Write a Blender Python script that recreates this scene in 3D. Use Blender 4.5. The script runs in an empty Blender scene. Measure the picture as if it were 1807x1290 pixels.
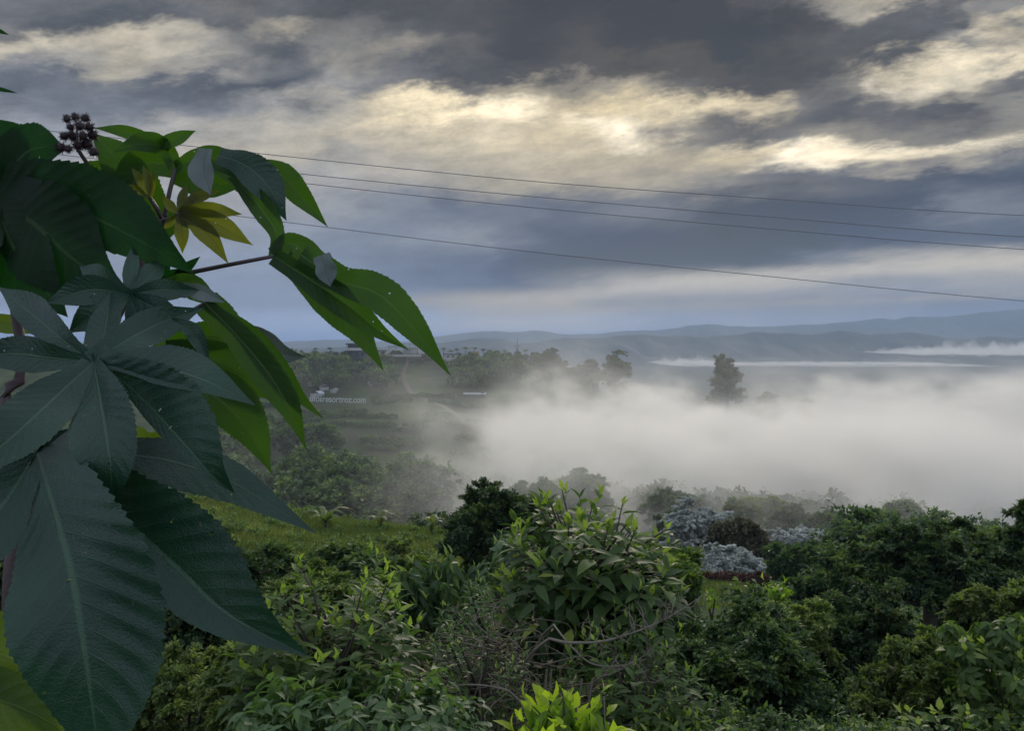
import bpy, math, random
import numpy as np
from mathutils import Vector
SC = bpy.context.scene
COL = SC.collection
rng = np.random.default_rng(7)
random.seed(7)

# ------------------------------------------------------------------ camera
F = 1600.0; CX = 903.5; HY = 605.0          # focal length, optical axis and horizon in photo pixels
cam_d = bpy.data.cameras.new('camera'); cam = bpy.data.objects.new('camera', cam_d); COL.objects.link(cam)
cam_d.sensor_width = 36.0; cam_d.lens = 36.0 * F / 1807.0
cam_d.shift_y = -(645.0 - HY) / 1807.0
cam_d.clip_start = 0.05; cam_d.clip_end = 20000
cam.location = (0, 0, 0); cam.rotation_euler = (math.radians(90), 0, 0)
SC.camera = cam

# ------------------------------------------------------------------ world
SUN_AZ, SUN_EL = math.radians(7.0), math.radians(19.0)
w = bpy.data.worlds.new('World'); SC.world = w; w.use_nodes = True
nt = w.node_tree; nt.nodes.clear()
def N(tree, kind, **kw):
    n = tree.nodes.new(kind)
    for k, v in kw.items(): setattr(n, k, v)
    return n
def M(tree, op, a, b=None, c=None, clamp=False):
    n = tree.nodes.new('ShaderNodeMath'); n.operation = op; n.use_clamp = clamp
    for i, v in enumerate((a, b, c)):
        if v is None: continue
        if isinstance(v, (int, float)): n.inputs[i].default_value = v
        else: tree.links.new(v, n.inputs[i])
    return n.outputs[0]
def srgb(c): return tuple((x/12.92 if x <= .04045 else ((x+.055)/1.055)**2.4) for x in c)

SKY = {  # photo row -> (luminance, warmth) every 100 px from 0 to 1800
 0:   '115,0 112,0 115,0 120,.1 120,.2 110,0 95,0 90,0 90,0 80,-.2 75,-.3 75,-.4 75,-.4 75,-.3 105,.1 150,.4 180,.5 125,.1 135,.2',
 40:  '130,.2 104,-.1 100,-.1 105,-.1 115,0 165,.5 120,.2 105,0 90,-.1 80,-.3 78,-.4 72,-.5 70,-.5 70,-.5 80,-.1 100,.1 105,0 100,0 200,.6',
 80:  '186,.5 178,.45 182,.5 176,.45 142,.2 98,-.2 130,.2 140,.4 105,.1 75,-.3 88,0 74,-.3 70,-.5 74,-.4 92,.1 98,.1 95,0 140,.2 215,.6',
 120: '125,-.1 155,.25 172,.45 154,.3 120,0 112,-.1 150,.3 115,0 92,-.2 92,-.1 90,.1 92,.2 90,.2 92,.2 85,0 92,0 190,.6 218,.6 215,.6',
 150: '112,-.3 112,-.3 130,-.1 108,-.3 98,-.3 98,-.4 150,.1 120,0 105,0 165,.6 130,.4 150,.5 105,.1 90,0 95,0 130,.3 220,.5 200,.5 120,.1',
 190: '130,-.2 125,-.3 125,-.3 124,-.3 140,0 154,.15 172,.4 220,.7 240,.7 255,.6 170,.7 195,.8 200,.7 205,.7 120,.1 98,-.1 112,.1 92,-.1 140,.3',
 238: '150,-.2 150,-.2 152,0 160,.1 168,.25 172,.35 178,.45 184,.5 190,.6 198,.6 188,.7 252,.5 135,.3 105,0 125,.2 145,.4 130,.3 125,.3 140,.4',
 275: '150,-.2 152,-.1 158,.1 165,.2 172,.35 174,.4 156,.2 172,.4 178,.5 182,.5 182,.6 178,.6 172,.6 185,.7 252,.5 240,.6 205,.6 165,.4 112,-.3',
 315: '155,-.2 155,-.1 158,0 160,0 162,0 162,.1 162,.1 162,.2 160,.3 160,.4 165,.5 165,.5 155,.4 140,.2 122,0 110,-.3 103,-.5 98,-.6 98,-.7',
 365: '150,-.3 150,-.3 150,-.3 155,-.2 155,-.1 155,-.1 150,-.2 136,-.4 120,-.6 125,-.5 115,-.6 128,-.3 115,-.4 98,-.6 95,-.7 95,-.8 98,-.7 130,-.3 128,-.3',
 420: '150,-.4 150,-.4 150,-.4 150,-.4 150,-.4 150,-.4 140,-.5 138,-.5 146,-.3 125,-.5 110,-.7 105,-.8 98,-.9 94,-.9 95,-1 105,-.8 110,-.7 115,-.6 112,-.7',
 462: '150,-.5 150,-.5 150,-.5 150,-.5 150,-.5 150,-.6 140,-.6 132,-.6 124,-.7 112,-.8 104,-.9 99,-.9 97,-1 98,-1 104,-.9 132,-.4 165,.1 174,.2 176,.2',
 500: '150,-.6 150,-.6 150,-.6 150,-.6 150,-.6 150,-.6 142,-.7 135,-.7 128,-.7 122,-.7 135,-.3 162,0 172,.1 174,.1 168,0 155,-.2 150,-.3 160,-.1 157,-.1',
 535: '150,-.6 150,-.6 150,-.6 150,-.6 150,-.6 150,-.6 150,-.6 150,-.5 158,-.1 163,.05 162,.1 152,-.2 150,-.3 150,-.3 146,-.4 148,-.4 145,-.5 142,-.5 142,-.6',
 568: '162,-.7 162,-.7 162,-.7 162,-.7 162,-.7 162,-.7 162,-.7 164,-.6 162,-.4 166,-.3 166,-.3 162,-.4 155,-.5 154,-.5 152,-.5 152,-.5 149,-.6 146,-.7 144,-.7',
 603: '154,-.9 154,-.9 154,-.9 154,-.9 154,-.9 154,-.9 154,-.9 154,-.9 152,-.9 152,-.9 152,-.9 152,-.9 150,-.9 150,-.9 149,-.9 148,-.9 146,-.9 144,-.9 144,-.9',
}
tc = N(nt, 'ShaderNodeTexCoord')
dvec = tc.outputs['Generated']
sep = N(nt, 'ShaderNodeSeparateXYZ'); nt.links.new(dvec, sep.inputs[0])
X, Y, Z = sep.outputs
hyp = M(nt, 'SQRT', M(nt, 'ADD', M(nt, 'MULTIPLY', X, X), M(nt, 'MULTIPLY', Y, Y)))
az0 = M(nt, 'ARCTAN2', X, Y)
v0 = M(nt, 'DIVIDE', Z, M(nt, 'MAXIMUM', Y, M(nt, 'MULTIPLY', hyp, .75)))
# cloud-deck coordinates (clouds lie in sheets that foreshorten towards the horizon, drifting up to the right)
zs = M(nt, 'ADD', M(nt, 'MAXIMUM', M(nt, 'SUBTRACT', v0, M(nt, 'MULTIPLY', az0, .10)), 0.0), .11)
comb = N(nt, 'ShaderNodeCombineXYZ')
nt.links.new(M(nt, 'DIVIDE', az0, M(nt, 'POWER', zs, .35)), comb.inputs[0])
nt.links.new(M(nt, 'MULTIPLY', M(nt, 'LOGARITHM', zs, math.e), 1.25), comb.inputs[1])
def wnoise(scale, detail, rough, dist=0.0, vec=comb.outputs[0], lac=2.0):
    n = N(nt, 'ShaderNodeTexNoise'); n.noise_dimensions = '2D'
    n.inputs['Scale'].default_value = scale; n.inputs['Detail'].default_value = detail
    n.inputs['Roughness'].default_value = rough; n.inputs['Distortion'].default_value = dist
    n.inputs['Lacunarity'].default_value = lac
    nt.links.new(vec, n.inputs['Vector']); return n
na = wnoise(6.5, 9, .62, .1)
sc_ = N(nt, 'ShaderNodeSeparateColor'); nt.links.new(na.outputs['Color'], sc_.inputs[0])
du = M(nt, 'MULTIPLY', M(nt, 'SUBTRACT', sc_.outputs[0], .5), .15)
dv = M(nt, 'MULTIPLY', M(nt, 'SUBTRACT', sc_.outputs[1], .5), M(nt, 'MULTIPLY', M(nt, 'ADD', M(nt, 'MAXIMUM', M(nt, 'SUBTRACT', v0, .06), 0.0), .010), .42))
azw = M(nt, 'ADD', az0, du); vw = M(nt, 'ADD', v0, dv)
fac = M(nt, 'ADD', M(nt, 'MULTIPLY', azw, 1/(2*math.pi)), .5)
def colof(L, wv):
    wv = wv-.32*max(0, 1-L/200); L = (L-20*min(1, max(0, 1-(L-60)/100)))/255.0
    return srgb((L*(1+(.10 if wv > 0 else .12)*wv), L, L*(1-(.215 if wv > 0 else .20)*wv)))
SIG, HTOP = .00024, 205.0                     # haze density and top, see the end of the script
AIR = (.25, .305, .385)
def clear_air(c, v):
    T = math.exp(-SIG*min(7500, HTOP/max(v, .004))); return tuple(max(0.004, (x-(1-T)*a)/T) for x, a in zip(c, AIR))
prev = None; pv = None
rows = sorted(SKY.items(), key=lambda r: -r[0])
rowlist = [((HY-py)/F, [tuple(map(float, t.split(','))) for t in s.split()]) for py, s in rows]
top = [(118, 0)]*19
rowlist.append((.62, [(150, -.2)]*19)); rowlist.append((1.2, [(258, -.3)]*19))
for vi, vals in rowlist:
    cr = N(nt, 'ShaderNodeValToRGB'); el = cr.color_ramp; el.interpolation = 'B_SPLINE' if False else 'EASE'
    pts = [(.0, (225, -.5)), (.25, (205, -.45))]
    for i, (L, wv) in enumerate(vals):
        px = 100*i; pts.append((math.atan2(px-CX, F)/(2*math.pi)+.5, (L, wv)))
    pts += [(.75, (205, -.45)), (1.0, (225, -.5))]
    while len(el.elements) > 1: el.elements.remove(el.elements[-1])
    el.elements[0].position = pts[0][0]; el.elements[0].color = (*clear_air(colof(*pts[0][1]), vi), 1)
    for p, c in pts[1:]:
        e = el.elements.new(p); e.color = (*clear_air(colof(*c), vi), 1)
    nt.links.new(fac, cr.inputs[0])
    if prev is None: prev = cr.outputs[0]
    else:
        mr = N(nt, 'ShaderNodeMapRange'); mr.interpolation_type = 'SMOOTHSTEP'
        mr.inputs['From Min'].default_value = pv; mr.inputs['From Max'].default_value = vi
        nt.links.new(vw, mr.inputs['Value'])
        mx = N(nt, 'ShaderNodeMix', data_type='RGBA')
        nt.links.new(mr.outputs[0], mx.inputs['Factor']); nt.links.new(prev, mx.inputs['A']); nt.links.new(cr.outputs[0], mx.inputs['B'])
        prev = mx.outputs['Result']
    pv = vi
# wispy brightness variation inside the cloud sheets
nb = wnoise(15.0, 11, .72, .1)
nc = wnoise(4.0, 7, .62, .1)
t1 = M(nt, 'MULTIPLY', M(nt, 'SUBTRACT', nb.outputs[0], .5), 1.15)
t2 = M(nt, 'MULTIPLY', M(nt, 'SUBTRACT', nc.outputs[0], .5), .5)
amp = N(nt, 'ShaderNodeMapRange'); amp.inputs['From Min'].default_value = .0; amp.inputs['From Max'].default_value = .28
amp.inputs['To Min'].default_value = .25; amp.inputs['To Max'].default_value = 1.25; nt.links.new(v0, amp.inputs['Value'])
gain = M(nt, 'ADD', 1.0, M(nt, 'MULTIPLY', M(nt, 'ADD', t1, t2), amp.outputs[0]))
vm = N(nt, 'ShaderNodeVectorMath', operation='SCALE'); nt.links.new(prev, vm.inputs[0]); nt.links.new(gain, vm.inputs['Scale'])
def band(prev, pts, wid, L, wv, amt, x0, x1):
    fc = N(nt, 'ShaderNodeFloatCurve'); cv = fc.mapping.curves[0]   # centre line of a stratus edge: azimuth -> height
    u = M(nt, 'MULTIPLY_ADD', az0, .7, .45, clamp=True); nt.links.new(u, fc.inputs['Value'])
    P_ = [(math.atan2(px-CX, F)*.7+.45, (HY-py)/F*2) for px, py in pts]
    cv.points[0].location = (0, P_[0][1]); cv.points[1].location = (1, P_[-1][1])
    for a_, b_ in P_: cv.points.new(a_, b_)
    for q_ in cv.points: q_.handle_type = 'VECTOR'
    fc.mapping.update()
    dd_ = M(nt, 'DIVIDE', M(nt, 'SUBTRACT', M(nt, 'ADD', v0, M(nt, 'MULTIPLY', dv, .55)), M(nt, 'MULTIPLY', fc.outputs[0], .5)), wid/F)
    g_ = M(nt, 'POWER', 2.718, M(nt, 'MULTIPLY', M(nt, 'MULTIPLY', dd_, dd_), -1.0))
    mr_ = N(nt, 'ShaderNodeMapRange'); mr_.interpolation_type = 'SMOOTHSTEP'
    mr_.inputs['From Min'].default_value = math.atan2(x0-CX, F); mr_.inputs['From Max'].default_value = math.atan2(x1-CX, F); nt.links.new(az0, mr_.inputs['Value'])
    f_ = M(nt, 'MULTIPLY', M(nt, 'MULTIPLY', g_, mr_.outputs[0]), M(nt, 'MULTIPLY_ADD', nb.outputs[0], 1.2, amt-.6), clamp=True)
    q = N(nt, 'ShaderNodeMix', data_type='RGBA'); nt.links.new(f_, q.inputs['Factor']); nt.links.new(prev, q.inputs['A']); q.inputs['B'].default_value = (*clear_air(colof(L, wv), (HY-pts[len(pts)//2][1])/F), 1)
    return q.outputs['Result']
skyc = vm.outputs[0]
skyc = band(skyc, [(300, 560), (700, 548), (1000, 520), (1300, 494), (1500, 477), (1807, 462), (2400, 445)], 13, 182, .15, .75, 700, 1150)
skyc = band(skyc, [(300, 575), (700, 562), (950, 550), (1250, 540), (1807, 520), (2400, 500)], 7, 160, .05, .4, 780, 900)
skyc = band(skyc, [(300, 230), (720, 214), (900, 196), (1000, 205), (1120, 238), (1300, 262), (1807, 262), (2400, 262)], 9, 262, .6, .12, 690, 840)
skyc = band(skyc, [(900, 290), (1300, 300), (1420, 280), (1550, 268), (1650, 262), (1807, 240), (2400, 200)], 11, 262, .55, .3, 1330, 1420)
skyc = band(skyc, [(600, 330), (1150, 318), (1300, 318), (1450, 306), (1600, 292), (1750, 272), (1807, 262), (2400, 230)], 9, 104, -.6, .55, 1250, 1400)
skyc = band(skyc, [(300, 220), (900, 262), (1170, 272), (1350, 225), (1500, 185), (1650, 168), (1807, 160), (2400, 140)], 13, 98, -.1, .55, 1100, 1300)
sky = N(nt, 'ShaderNodeTexSky'); sky.sky_type = 'NISHITA'; sky.sun_disc = False
sky.sun_elevation = SUN_EL; sky.sun_rotation = SUN_AZ; sky.air_density = 1.2; sky.dust_density = 2.0
sk = N(nt, 'ShaderNodeVectorMath', operation='SCALE'); nt.links.new(sky.outputs[0], sk.inputs[0]); sk.inputs['Scale'].default_value = .06
mxs = N(nt, 'ShaderNodeMix', data_type='RGBA'); mxs.inputs['Factor'].default_value = .99
nt.links.new(sk.outputs[0], mxs.inputs['A']); nt.links.new(skyc, mxs.inputs['B'])
bg = N(nt, 'ShaderNodeBackground'); bg.inputs['Strength'].default_value = 1.0
nt.links.new(mxs.outputs['Result'], bg.inputs['Color'])
wo = N(nt, 'ShaderNodeOutputWorld'); nt.links.new(bg.outputs[0], wo.inputs['Surface'])
w.cycles.sampling_method = 'MANUAL'; w.cycles.sample_map_resolution = 512

# ------------------------------------------------------------------ sun (veiled by cloud)
sd = bpy.data.lights.new('sun', 'SUN'); sd.energy = 1.5; sd.angle = math.radians(14); sd.color = (1.0, .90, .74)
sun = bpy.data.objects.new('sun', sd); COL.objects.link(sun)
dirv = Vector((math.sin(SUN_AZ)*math.cos(SUN_EL), math.cos(SUN_AZ)*math.cos(SUN_EL), math.sin(SUN_EL)))
sun.rotation_euler = (-dirv).to_track_quat('-Z', 'Y').to_euler()
SC.view_settings.view_transform = 'Standard'; SC.view_settings.look = 'None'
SC.view_settings.exposure = 0.0; SC.view_settings.gamma = 1.0
cy = SC.cycles
cy.use_denoising = True; cy.max_bounces = 6; cy.diffuse_bounces = 3; cy.glossy_bounces = 2; cy.transmission_bounces = 3
cy.volume_bounces = 2; cy.volume_step_rate = 1.0; cy.volume_max_steps = 96; cy.transparent_max_bounces = 8
cy.caustics_reflective = False; cy.caustics_refractive = False

# ------------------------------------------------------------------ helpers
def P(px, py, d): return np.array([(px-CX)/F*d, d, -(py-HY)/F*d])
def tag(o, label=None, cat=None, group=None, kind=None):
    if label: o['label'] = label
    if cat: o['category'] = cat
    if group: o['group'] = group
    if kind: o['kind'] = kind
    return o
def empty(name, loc, label, cat, group=None):
    o = bpy.data.objects.new(name, None); o.location = tuple(map(float, loc)); COL.objects.link(o)
    return tag(o, label, cat, group)
def mesh(name, V, faces, mat, parent=None, attrs=None, smooth=False):
    """faces: list of integer arrays, each (n, k)"""
    me = bpy.data.meshes.new(name); V = np.asarray(V, dtype=np.float32)
    me.vertices.add(len(V)); me.vertices.foreach_set('co', V.ravel())
    fs = [np.asarray(f, dtype=np.int32) for f in faces if len(f)]
    loops = np.concatenate([f.ravel() for f in fs]); tot = np.concatenate([np.full(len(f), f.shape[1], np.int32) for f in fs])
    start = np.concatenate([[0], np.cumsum(tot)[:-1]]).astype(np.int32)
    me.loops.add(len(loops)); me.loops.foreach_set('vertex_index', loops)
    me.polygons.add(len(tot)); me.polygons.foreach_set('loop_start', start); me.polygons.foreach_set('loop_total', tot)
    if smooth: me.polygons.foreach_set('use_smooth', np.ones(len(tot), bool))
    me.update(calc_edges=True)
    for k, a in (attrs or {}).items():
        at = me.attributes.new(k, 'FLOAT', 'POINT'); at.data.foreach_set('value', np.asarray(a, dtype=np.float32))
    me.materials.append(mat)
    o = bpy.data.objects.new(name, me); COL.objects.link(o)
    if parent is not None: o.parent = parent
    return o
class MB:
    def __init__(s): s.V = []; s.F3 = []; s.F4 = []; s.n = 0; s.A = []
    def add(s, V, f3=None, f4=None, a=0.0):
        V = np.asarray(V, float); s.V.append(V)
        if f3 is not None and len(f3): s.F3.append(np.asarray(f3)+s.n)
        if f4 is not None and len(f4): s.F4.append(np.asarray(f4)+s.n)
        s.A.append(np.broadcast_to(np.asarray(a, float), (len(V),)).copy()); s.n += len(V)
    def tube(s, pts, r0, r1, sides=6, a=0.0, power=1.0):
        pts = np.asarray(pts, float); n = len(pts)
        t = np.gradient(pts, axis=0); t /= np.linalg.norm(t, axis=1)[:, None]+1e-9
        ref = np.array([0.31, .17, .93]); u = np.cross(t, ref); u /= np.linalg.norm(u, axis=1)[:, None]+1e-9
        v = np.cross(t, u); k = np.linspace(0, 1, n)**power; r = r0+(r1-r0)*k
        ang = np.arange(sides)*2*math.pi/sides
        V = pts[:, None]+r[:, None, None]*(np.cos(ang)[None, :, None]*u[:, None]+np.sin(ang)[None, :, None]*v[:, None])
        idx = np.arange(n*sides).reshape(n, sides); q = []
        a_, b_ = idx[:-1], idx[1:]
        f4 = np.stack([a_, np.roll(a_, -1, 1), np.roll(b_, -1, 1), b_], -1).reshape(-1, 4)
        V = V.reshape(-1, 3); V = np.vstack([V, pts[:1], pts[-1:]]); c0, c1 = n*sides, n*sides+1
        f3 = [[c0, (j+1) % sides, j] for j in range(sides)]+[[c1, idx[-1, j], idx[-1, (j+1) % sides]] for j in range(sides)]
        s.add(V, f3, f4, a)
    def box(s, c, sz, rz=0.0, a=0.0):
        c = np.asarray(c, float); sz = np.asarray(sz, float)/2
        V = np.array([[x, y, z] for z in (-1, 1) for y in (-1, 1) for x in (-1, 1)], float)*sz
        ca, sa = math.cos(rz), math.sin(rz); V = V@np.array([[ca, sa, 0], [-sa, ca, 0], [0, 0, 1]])+c
        s.add(V, None, [[0, 2, 3, 1], [4, 5, 7, 6], [0, 1, 5, 4], [2, 6, 7, 3], [0, 4, 6, 2], [1, 3, 7, 5]], a)
    def build(s, name, mat, parent=None, smooth=False, attr='tint'):
        fs = []
        if s.F3: fs.append(np.concatenate(s.F3))
        if s.F4: fs.append(np.concatenate(s.F4))
        return mesh(name, np.concatenate(s.V), fs, mat, parent, {attr: np.concatenate(s.A)}, smooth)
def curve(pts, n):
    """Catmull-Rom through pts"""
    p = np.asarray(pts, float)
    if len(p) == 2: return p[0]+(p[1]-p[0])*np.linspace(0, 1, n)[:, None]
    q = np.vstack([2*p[0]-p[1], p, 2*p[-1]-p[-2]])
    L = np.concatenate([[0], np.cumsum(np.linalg.norm(np.diff(p, axis=0), axis=1))]); L /= L[-1]
    out = []
    for t in np.linspace(0, 1, n):
        i = min(int(np.searchsorted(L, t, side='right'))-1, len(p)-2); u = (t-L[i])/(L[i+1]-L[i]+1e-9)
        a, b, c, e = q[i], q[i+1], q[i+2], q[i+3]
        out.append(.5*((2*b)+(-a+c)*u+(2*a-5*b+4*c-e)*u*u+(-a+3*b-3*c+e)*u**3))
    return np.array(out)
def vnoise(x, y, seed=0):
    """smooth value noise"""
    x = np.asarray(x, float); y = np.asarray(y, float)
    xi = np.floor(x).astype(np.int64); yi = np.floor(y).astype(np.int64); xf = x-xi; yf = y-yi
    def h(a, b):
        k = (a*374761393+b*668265263+seed*362437) & 0x7fffffff
        k = ((k ^ (k >> 13))*1274126177) & 0x7fffffff
        return ((k ^ (k >> 16)) & 0xffff)/65535.0
    sx = xf*xf*(3-2*xf); sy = yf*yf*(3-2*yf)
    return (h(xi, yi)*(1-sx)+h(xi+1, yi)*sx)*(1-sy)+(h(xi, yi+1)*(1-sx)+h(xi+1, yi+1)*sx)*sy
def fbm(x, y, o=4, seed=0):
    return sum(vnoise(x*2**k, y*2**k, seed+k)*.5**k for k in range(o))/sum(.5**k for k in range(o))

# ------------------------------------------------------------------ materials
def pmat(name):
    m = bpy.data.materials.new(name); m.use_nodes = True; t = m.node_tree; t.nodes.clear()
    return m, t, N(t, 'ShaderNodeOutputMaterial')
def simple(name, c, rough=.8, var=.25, scale=6.0, spec=.3):
    m, t, out = pmat(name); b = N(t, 'ShaderNodeBsdfPrincipled'); n = N(t, 'ShaderNodeTexNoise')
    tcx = N(t, 'ShaderNodeTexCoord'); t.links.new(tcx.outputs['Object'], n.inputs['Vector']); n.inputs['Scale'].default_value = scale; n.inputs['Detail'].default_value = 6
    r = N(t, 'ShaderNodeMix', data_type='RGBA'); t.links.new(n.outputs[0], r.inputs['Factor'])
    r.inputs['A'].default_value = (*[x*(1-var) for x in c], 1); r.inputs['B'].default_value = (*[min(1, x*(1+var)) for x in c], 1)
    t.links.new(r.outputs['Result'], b.inputs['Base Color']); b.inputs['Roughness'].default_value = rough; b.inputs['Specular IOR Level'].default_value = spec
    t.links.new(b.outputs[0], out.inputs[0]); return m
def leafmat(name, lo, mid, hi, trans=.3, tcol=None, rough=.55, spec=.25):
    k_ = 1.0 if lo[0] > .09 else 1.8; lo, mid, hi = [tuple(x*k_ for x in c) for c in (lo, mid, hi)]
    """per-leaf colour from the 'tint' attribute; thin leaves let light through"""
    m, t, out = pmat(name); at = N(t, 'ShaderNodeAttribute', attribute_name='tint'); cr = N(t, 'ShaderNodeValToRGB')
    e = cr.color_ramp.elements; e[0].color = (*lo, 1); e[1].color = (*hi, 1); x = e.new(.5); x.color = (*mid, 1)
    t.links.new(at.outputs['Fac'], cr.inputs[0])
    b = N(t, 'ShaderNodeBsdfPrincipled'); t.links.new(cr.outputs[0], b.inputs['Base Color'])
    b.inputs['Roughness'].default_value = rough; b.inputs['Specular IOR Level'].default_value = spec
    tr = N(t, 'ShaderNodeBsdfTranslucent')
    tm = N(t, 'ShaderNodeMix', data_type='RGBA', blend_type='MULTIPLY'); tm.inputs['Factor'].default_value = 1.0
    t.links.new(cr.outputs[0], tm.inputs['A']); tm.inputs['B'].default_value = (*(tcol or (2.2, 2.6, .9)), 1)
    t.links.new(tm.outputs['Result'], tr.inputs[0])
    mx = N(t, 'ShaderNodeMixShader'); mx.inputs[0].default_value = trans
    t.links.new(b.outputs[0], mx.inputs[1]); t.links.new(tr.outputs[0], mx.inputs[2]); t.links.new(mx.outputs[0], out.inputs[0]); return m
MAT = {
 'dark':   leafmat('dark_leaves', (.010, .020, .010), (.020, .036, .013), (.075, .095, .026), .22),
 'deep':   leafmat('deep_green_leaves', (.014, .028, .014), (.030, .052, .020), (.11, .14, .036), .26),
 'mid':    leafmat('green_leaves', (.020, .038, .013), (.052, .080, .022), (.15, .175, .042), .3),
 'olive':  leafmat('olive_leaves', (.026, .040, .014), (.060, .080, .024), (.15, .17, .045), .3),
 'pale':   leafmat('pale_green_leaves', (.030, .052, .024), (.055, .085, .036), (.12, .15, .065), .3),
 'bright': leafmat('yellow_green_leaves', (.03, .06, .010), (.08, .12, .012), (.16, .19, .02), .4),
 'broad':  leafmat('broad_leaves', (.020, .036, .013), (.042, .066, .020), (.14, .18, .032), .34, rough=.55, spec=.22),
 'silver': leafmat('silvery_leaves', (.26, .285, .25), (.45, .475, .43), (.68, .70, .64), .12, (1, 1, 1)),
 'brown':  leafmat('bronze_leaves', (.025, .028, .014), (.05, .05, .025), (.08, .07, .035), .2, (1.5, 1.3, .8)),
 'red':    leafmat('red_leaves', (.020, .013, .011), (.042, .022, .018), (.09, .045, .032), .25, (1.6, .8, .7)),
 'dry':    leafmat('dry_leaves', (.035, .026, .016), (.08, .06, .036), (.16, .12, .07), .15, (1.2, 1.1, .9)),
 'broad_dark': leafmat('hanging_leaves', (.018, .034, .013), (.038, .062, .020), (.14, .17, .03), .32, rough=.55, spec=.22),
 'banana': leafmat('banana_leaves', (.04, .055, .02), (.065, .08, .03), (.11, .11, .045), .3),
 'grass':  leafmat('grass_blades', (.040, .055, .020), (.085, .102, .034), (.17, .165, .07), .3),
 'bark':   simple('bark', (.06, .048, .036), .9, .4, 9),
 'twig':   simple('weathered_twig', (.17, .145, .115), .85, .4, 20),
 'tan':    simple('brown_twig', (.11, .09, .068), .85, .4, 20),
}

# ------------------------------------------------------------------ terrain
TC = np.array([-2500, 0, 400, 650, 780, 900, 980, 1060, 1120, 1250, 1400, 1550, 1807, 4000], float)
TR = {
 -30: [-1.0]*14, 1: [-1.7]*14, 4: [-3.0]*14, 8: [-4.9]*14,
 15: [-4, -5, -6, -6.6, -7, -7.2, -7.3, -7.4, -7.5, -7.6, -7.8, -8, -8, -8],
 25: [-4, -5.4, -6.7, -7.4, -7.8, -8.8, -9.4, -9.9, -10.2, -10.8, -11.3, -11.7, -11.9, -12],
 40: [-3, -6.2, -6.9, -8.0, -8.4, -10, -11.2, -12.2, -12.8, -13.8, -14.2, -14.8, -15, -15],
 55: [-5, -9.5, -11.5, -12.5, -13.2, -14.6, -14.8, -14.9, -14.9, -14.9, -15.2, -16, -17, -17],
 75: [-8, -14, -18, -20, -20, -19, -18, -17.4, -17.1, -17.4, -17.9, -19, -21, -21],
 92: [-12, -20, -24, -25, -25, -22, -20.5, -20, -19.8, -20.3, -21, -22.5, -24, -24],
 125: [-20, -27, -29, -29, -29, -28, -28, -27, -27, -28, -28, -29, -30, -30],
 165: [-22, -28, -29.5, -30, -30, -31, -31, -31, -32, -33, -34, -35, -36, -36],
 205: [-20, -25, -26.5, -27, -27.5, -29, -30, -31, -32.5, -35, -39, -41, -44, -44],
 255: [-15, -22, -22.6, -22.4, -22.6, -23.5, -25, -27, -30, -36, -42, -45, -48, -48],
 305: [-9, -17, -17.6, -17.4, -17.5, -19, -21, -23.5, -27, -36, -46, -50, -52, -52],
 350: [-5, -10, -9.9, -9.6, -9.8, -11, -13.5, -17.5, -22, -36, -50, -54, -56, -56],
 372: [-2, -7.6, -6.9, -5.4, -6.2, -6.6, -9.5, -15.0, -20, -38, -52, -56, -57, -57],
 400: [-4, -9, -9, -8, -9, -9, -12, -20, -25, -43, -54, -57, -58, -58],
 600: [-50, -55, -58, -58, -58, -58, -58, -59, -60, -60, -60, -60, -60, -60],
 7400: [-60]*14,
}
TD = np.array(sorted(TR), float); TZ = np.array([TR[int(k)] for k in TD])
TLD = np.log(np.maximum(TD, .0)+32)
def ground(x, y):
    x = np.atleast_1d(np.asarray(x, float)); y = np.atleast_1d(np.asarray(y, float)); x, y = np.broadcast_arrays(x, y)
    px = np.clip(CX+F*x/np.maximum(y, 3.0), TC[0], TC[-1]); ld = np.log(np.maximum(y, -30)+32)
    tl = np.log(TD+32)
    i = np.clip(np.searchsorted(TC, px)-1, 0, len(TC)-2); j = np.clip(np.searchsorted(tl, ld)-1, 0, len(tl)-2)
    u = (px-TC[i])/(TC[i+1]-TC[i]); v = np.clip((ld-tl[j])/(tl[j+1]-tl[j]), 0, 1); u = u*u*(3-2*u)*.5+u*.5
    z = (TZ[j, i]*(1-u)+TZ[j, i+1]*u)*(1-v)+(TZ[j+1, i]*(1-u)+TZ[j+1, i+1]*u)*v
    a = np.clip(y/400, .02, 1)
    z = z+(fbm(x/(6+y*.06), y/(6+y*.06), 4, 3)-.5)*np.clip(y*.022, .15, 5.0)*np.where(y > 500, .6, 1)
    return z
def gz(x, y): return float(ground(x, y)[0])
us = np.concatenate([np.linspace(-3.2, -.75, 50), np.linspace(-.74, .74, 420), np.linspace(.75, 3.2, 50)])
ys = np.concatenate([np.linspace(-30, 2, 12), np.geomspace(3, 60, 90), np.geomspace(61, 480, 230), np.geomspace(490, 7300, 60)])
UU, YY = np.meshgrid(us, ys); XX = UU*np.maximum(YY, 14.0)
ZZ = ground(XX.ravel(), YY.ravel())
V = np.stack([XX.ravel(), YY.ravel(), ZZ], 1)
nI, nJ = YY.shape; id_ = np.arange(nI*nJ).reshape(nI, nJ)
f4 = np.stack([id_[:-1, :-1], id_[:-1, 1:], id_[1:, 1:], id_[1:, :-1]], -1).reshape(-1, 4)
m, t, out = pmat('meadow_ground')
tcx = N(t, 'ShaderNodeTexCoord'); b = N(t, 'ShaderNodeBsdfPrincipled'); b.inputs['Roughness'].default_value = .95; b.inputs['Specular IOR Level'].default_value = .1
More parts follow.
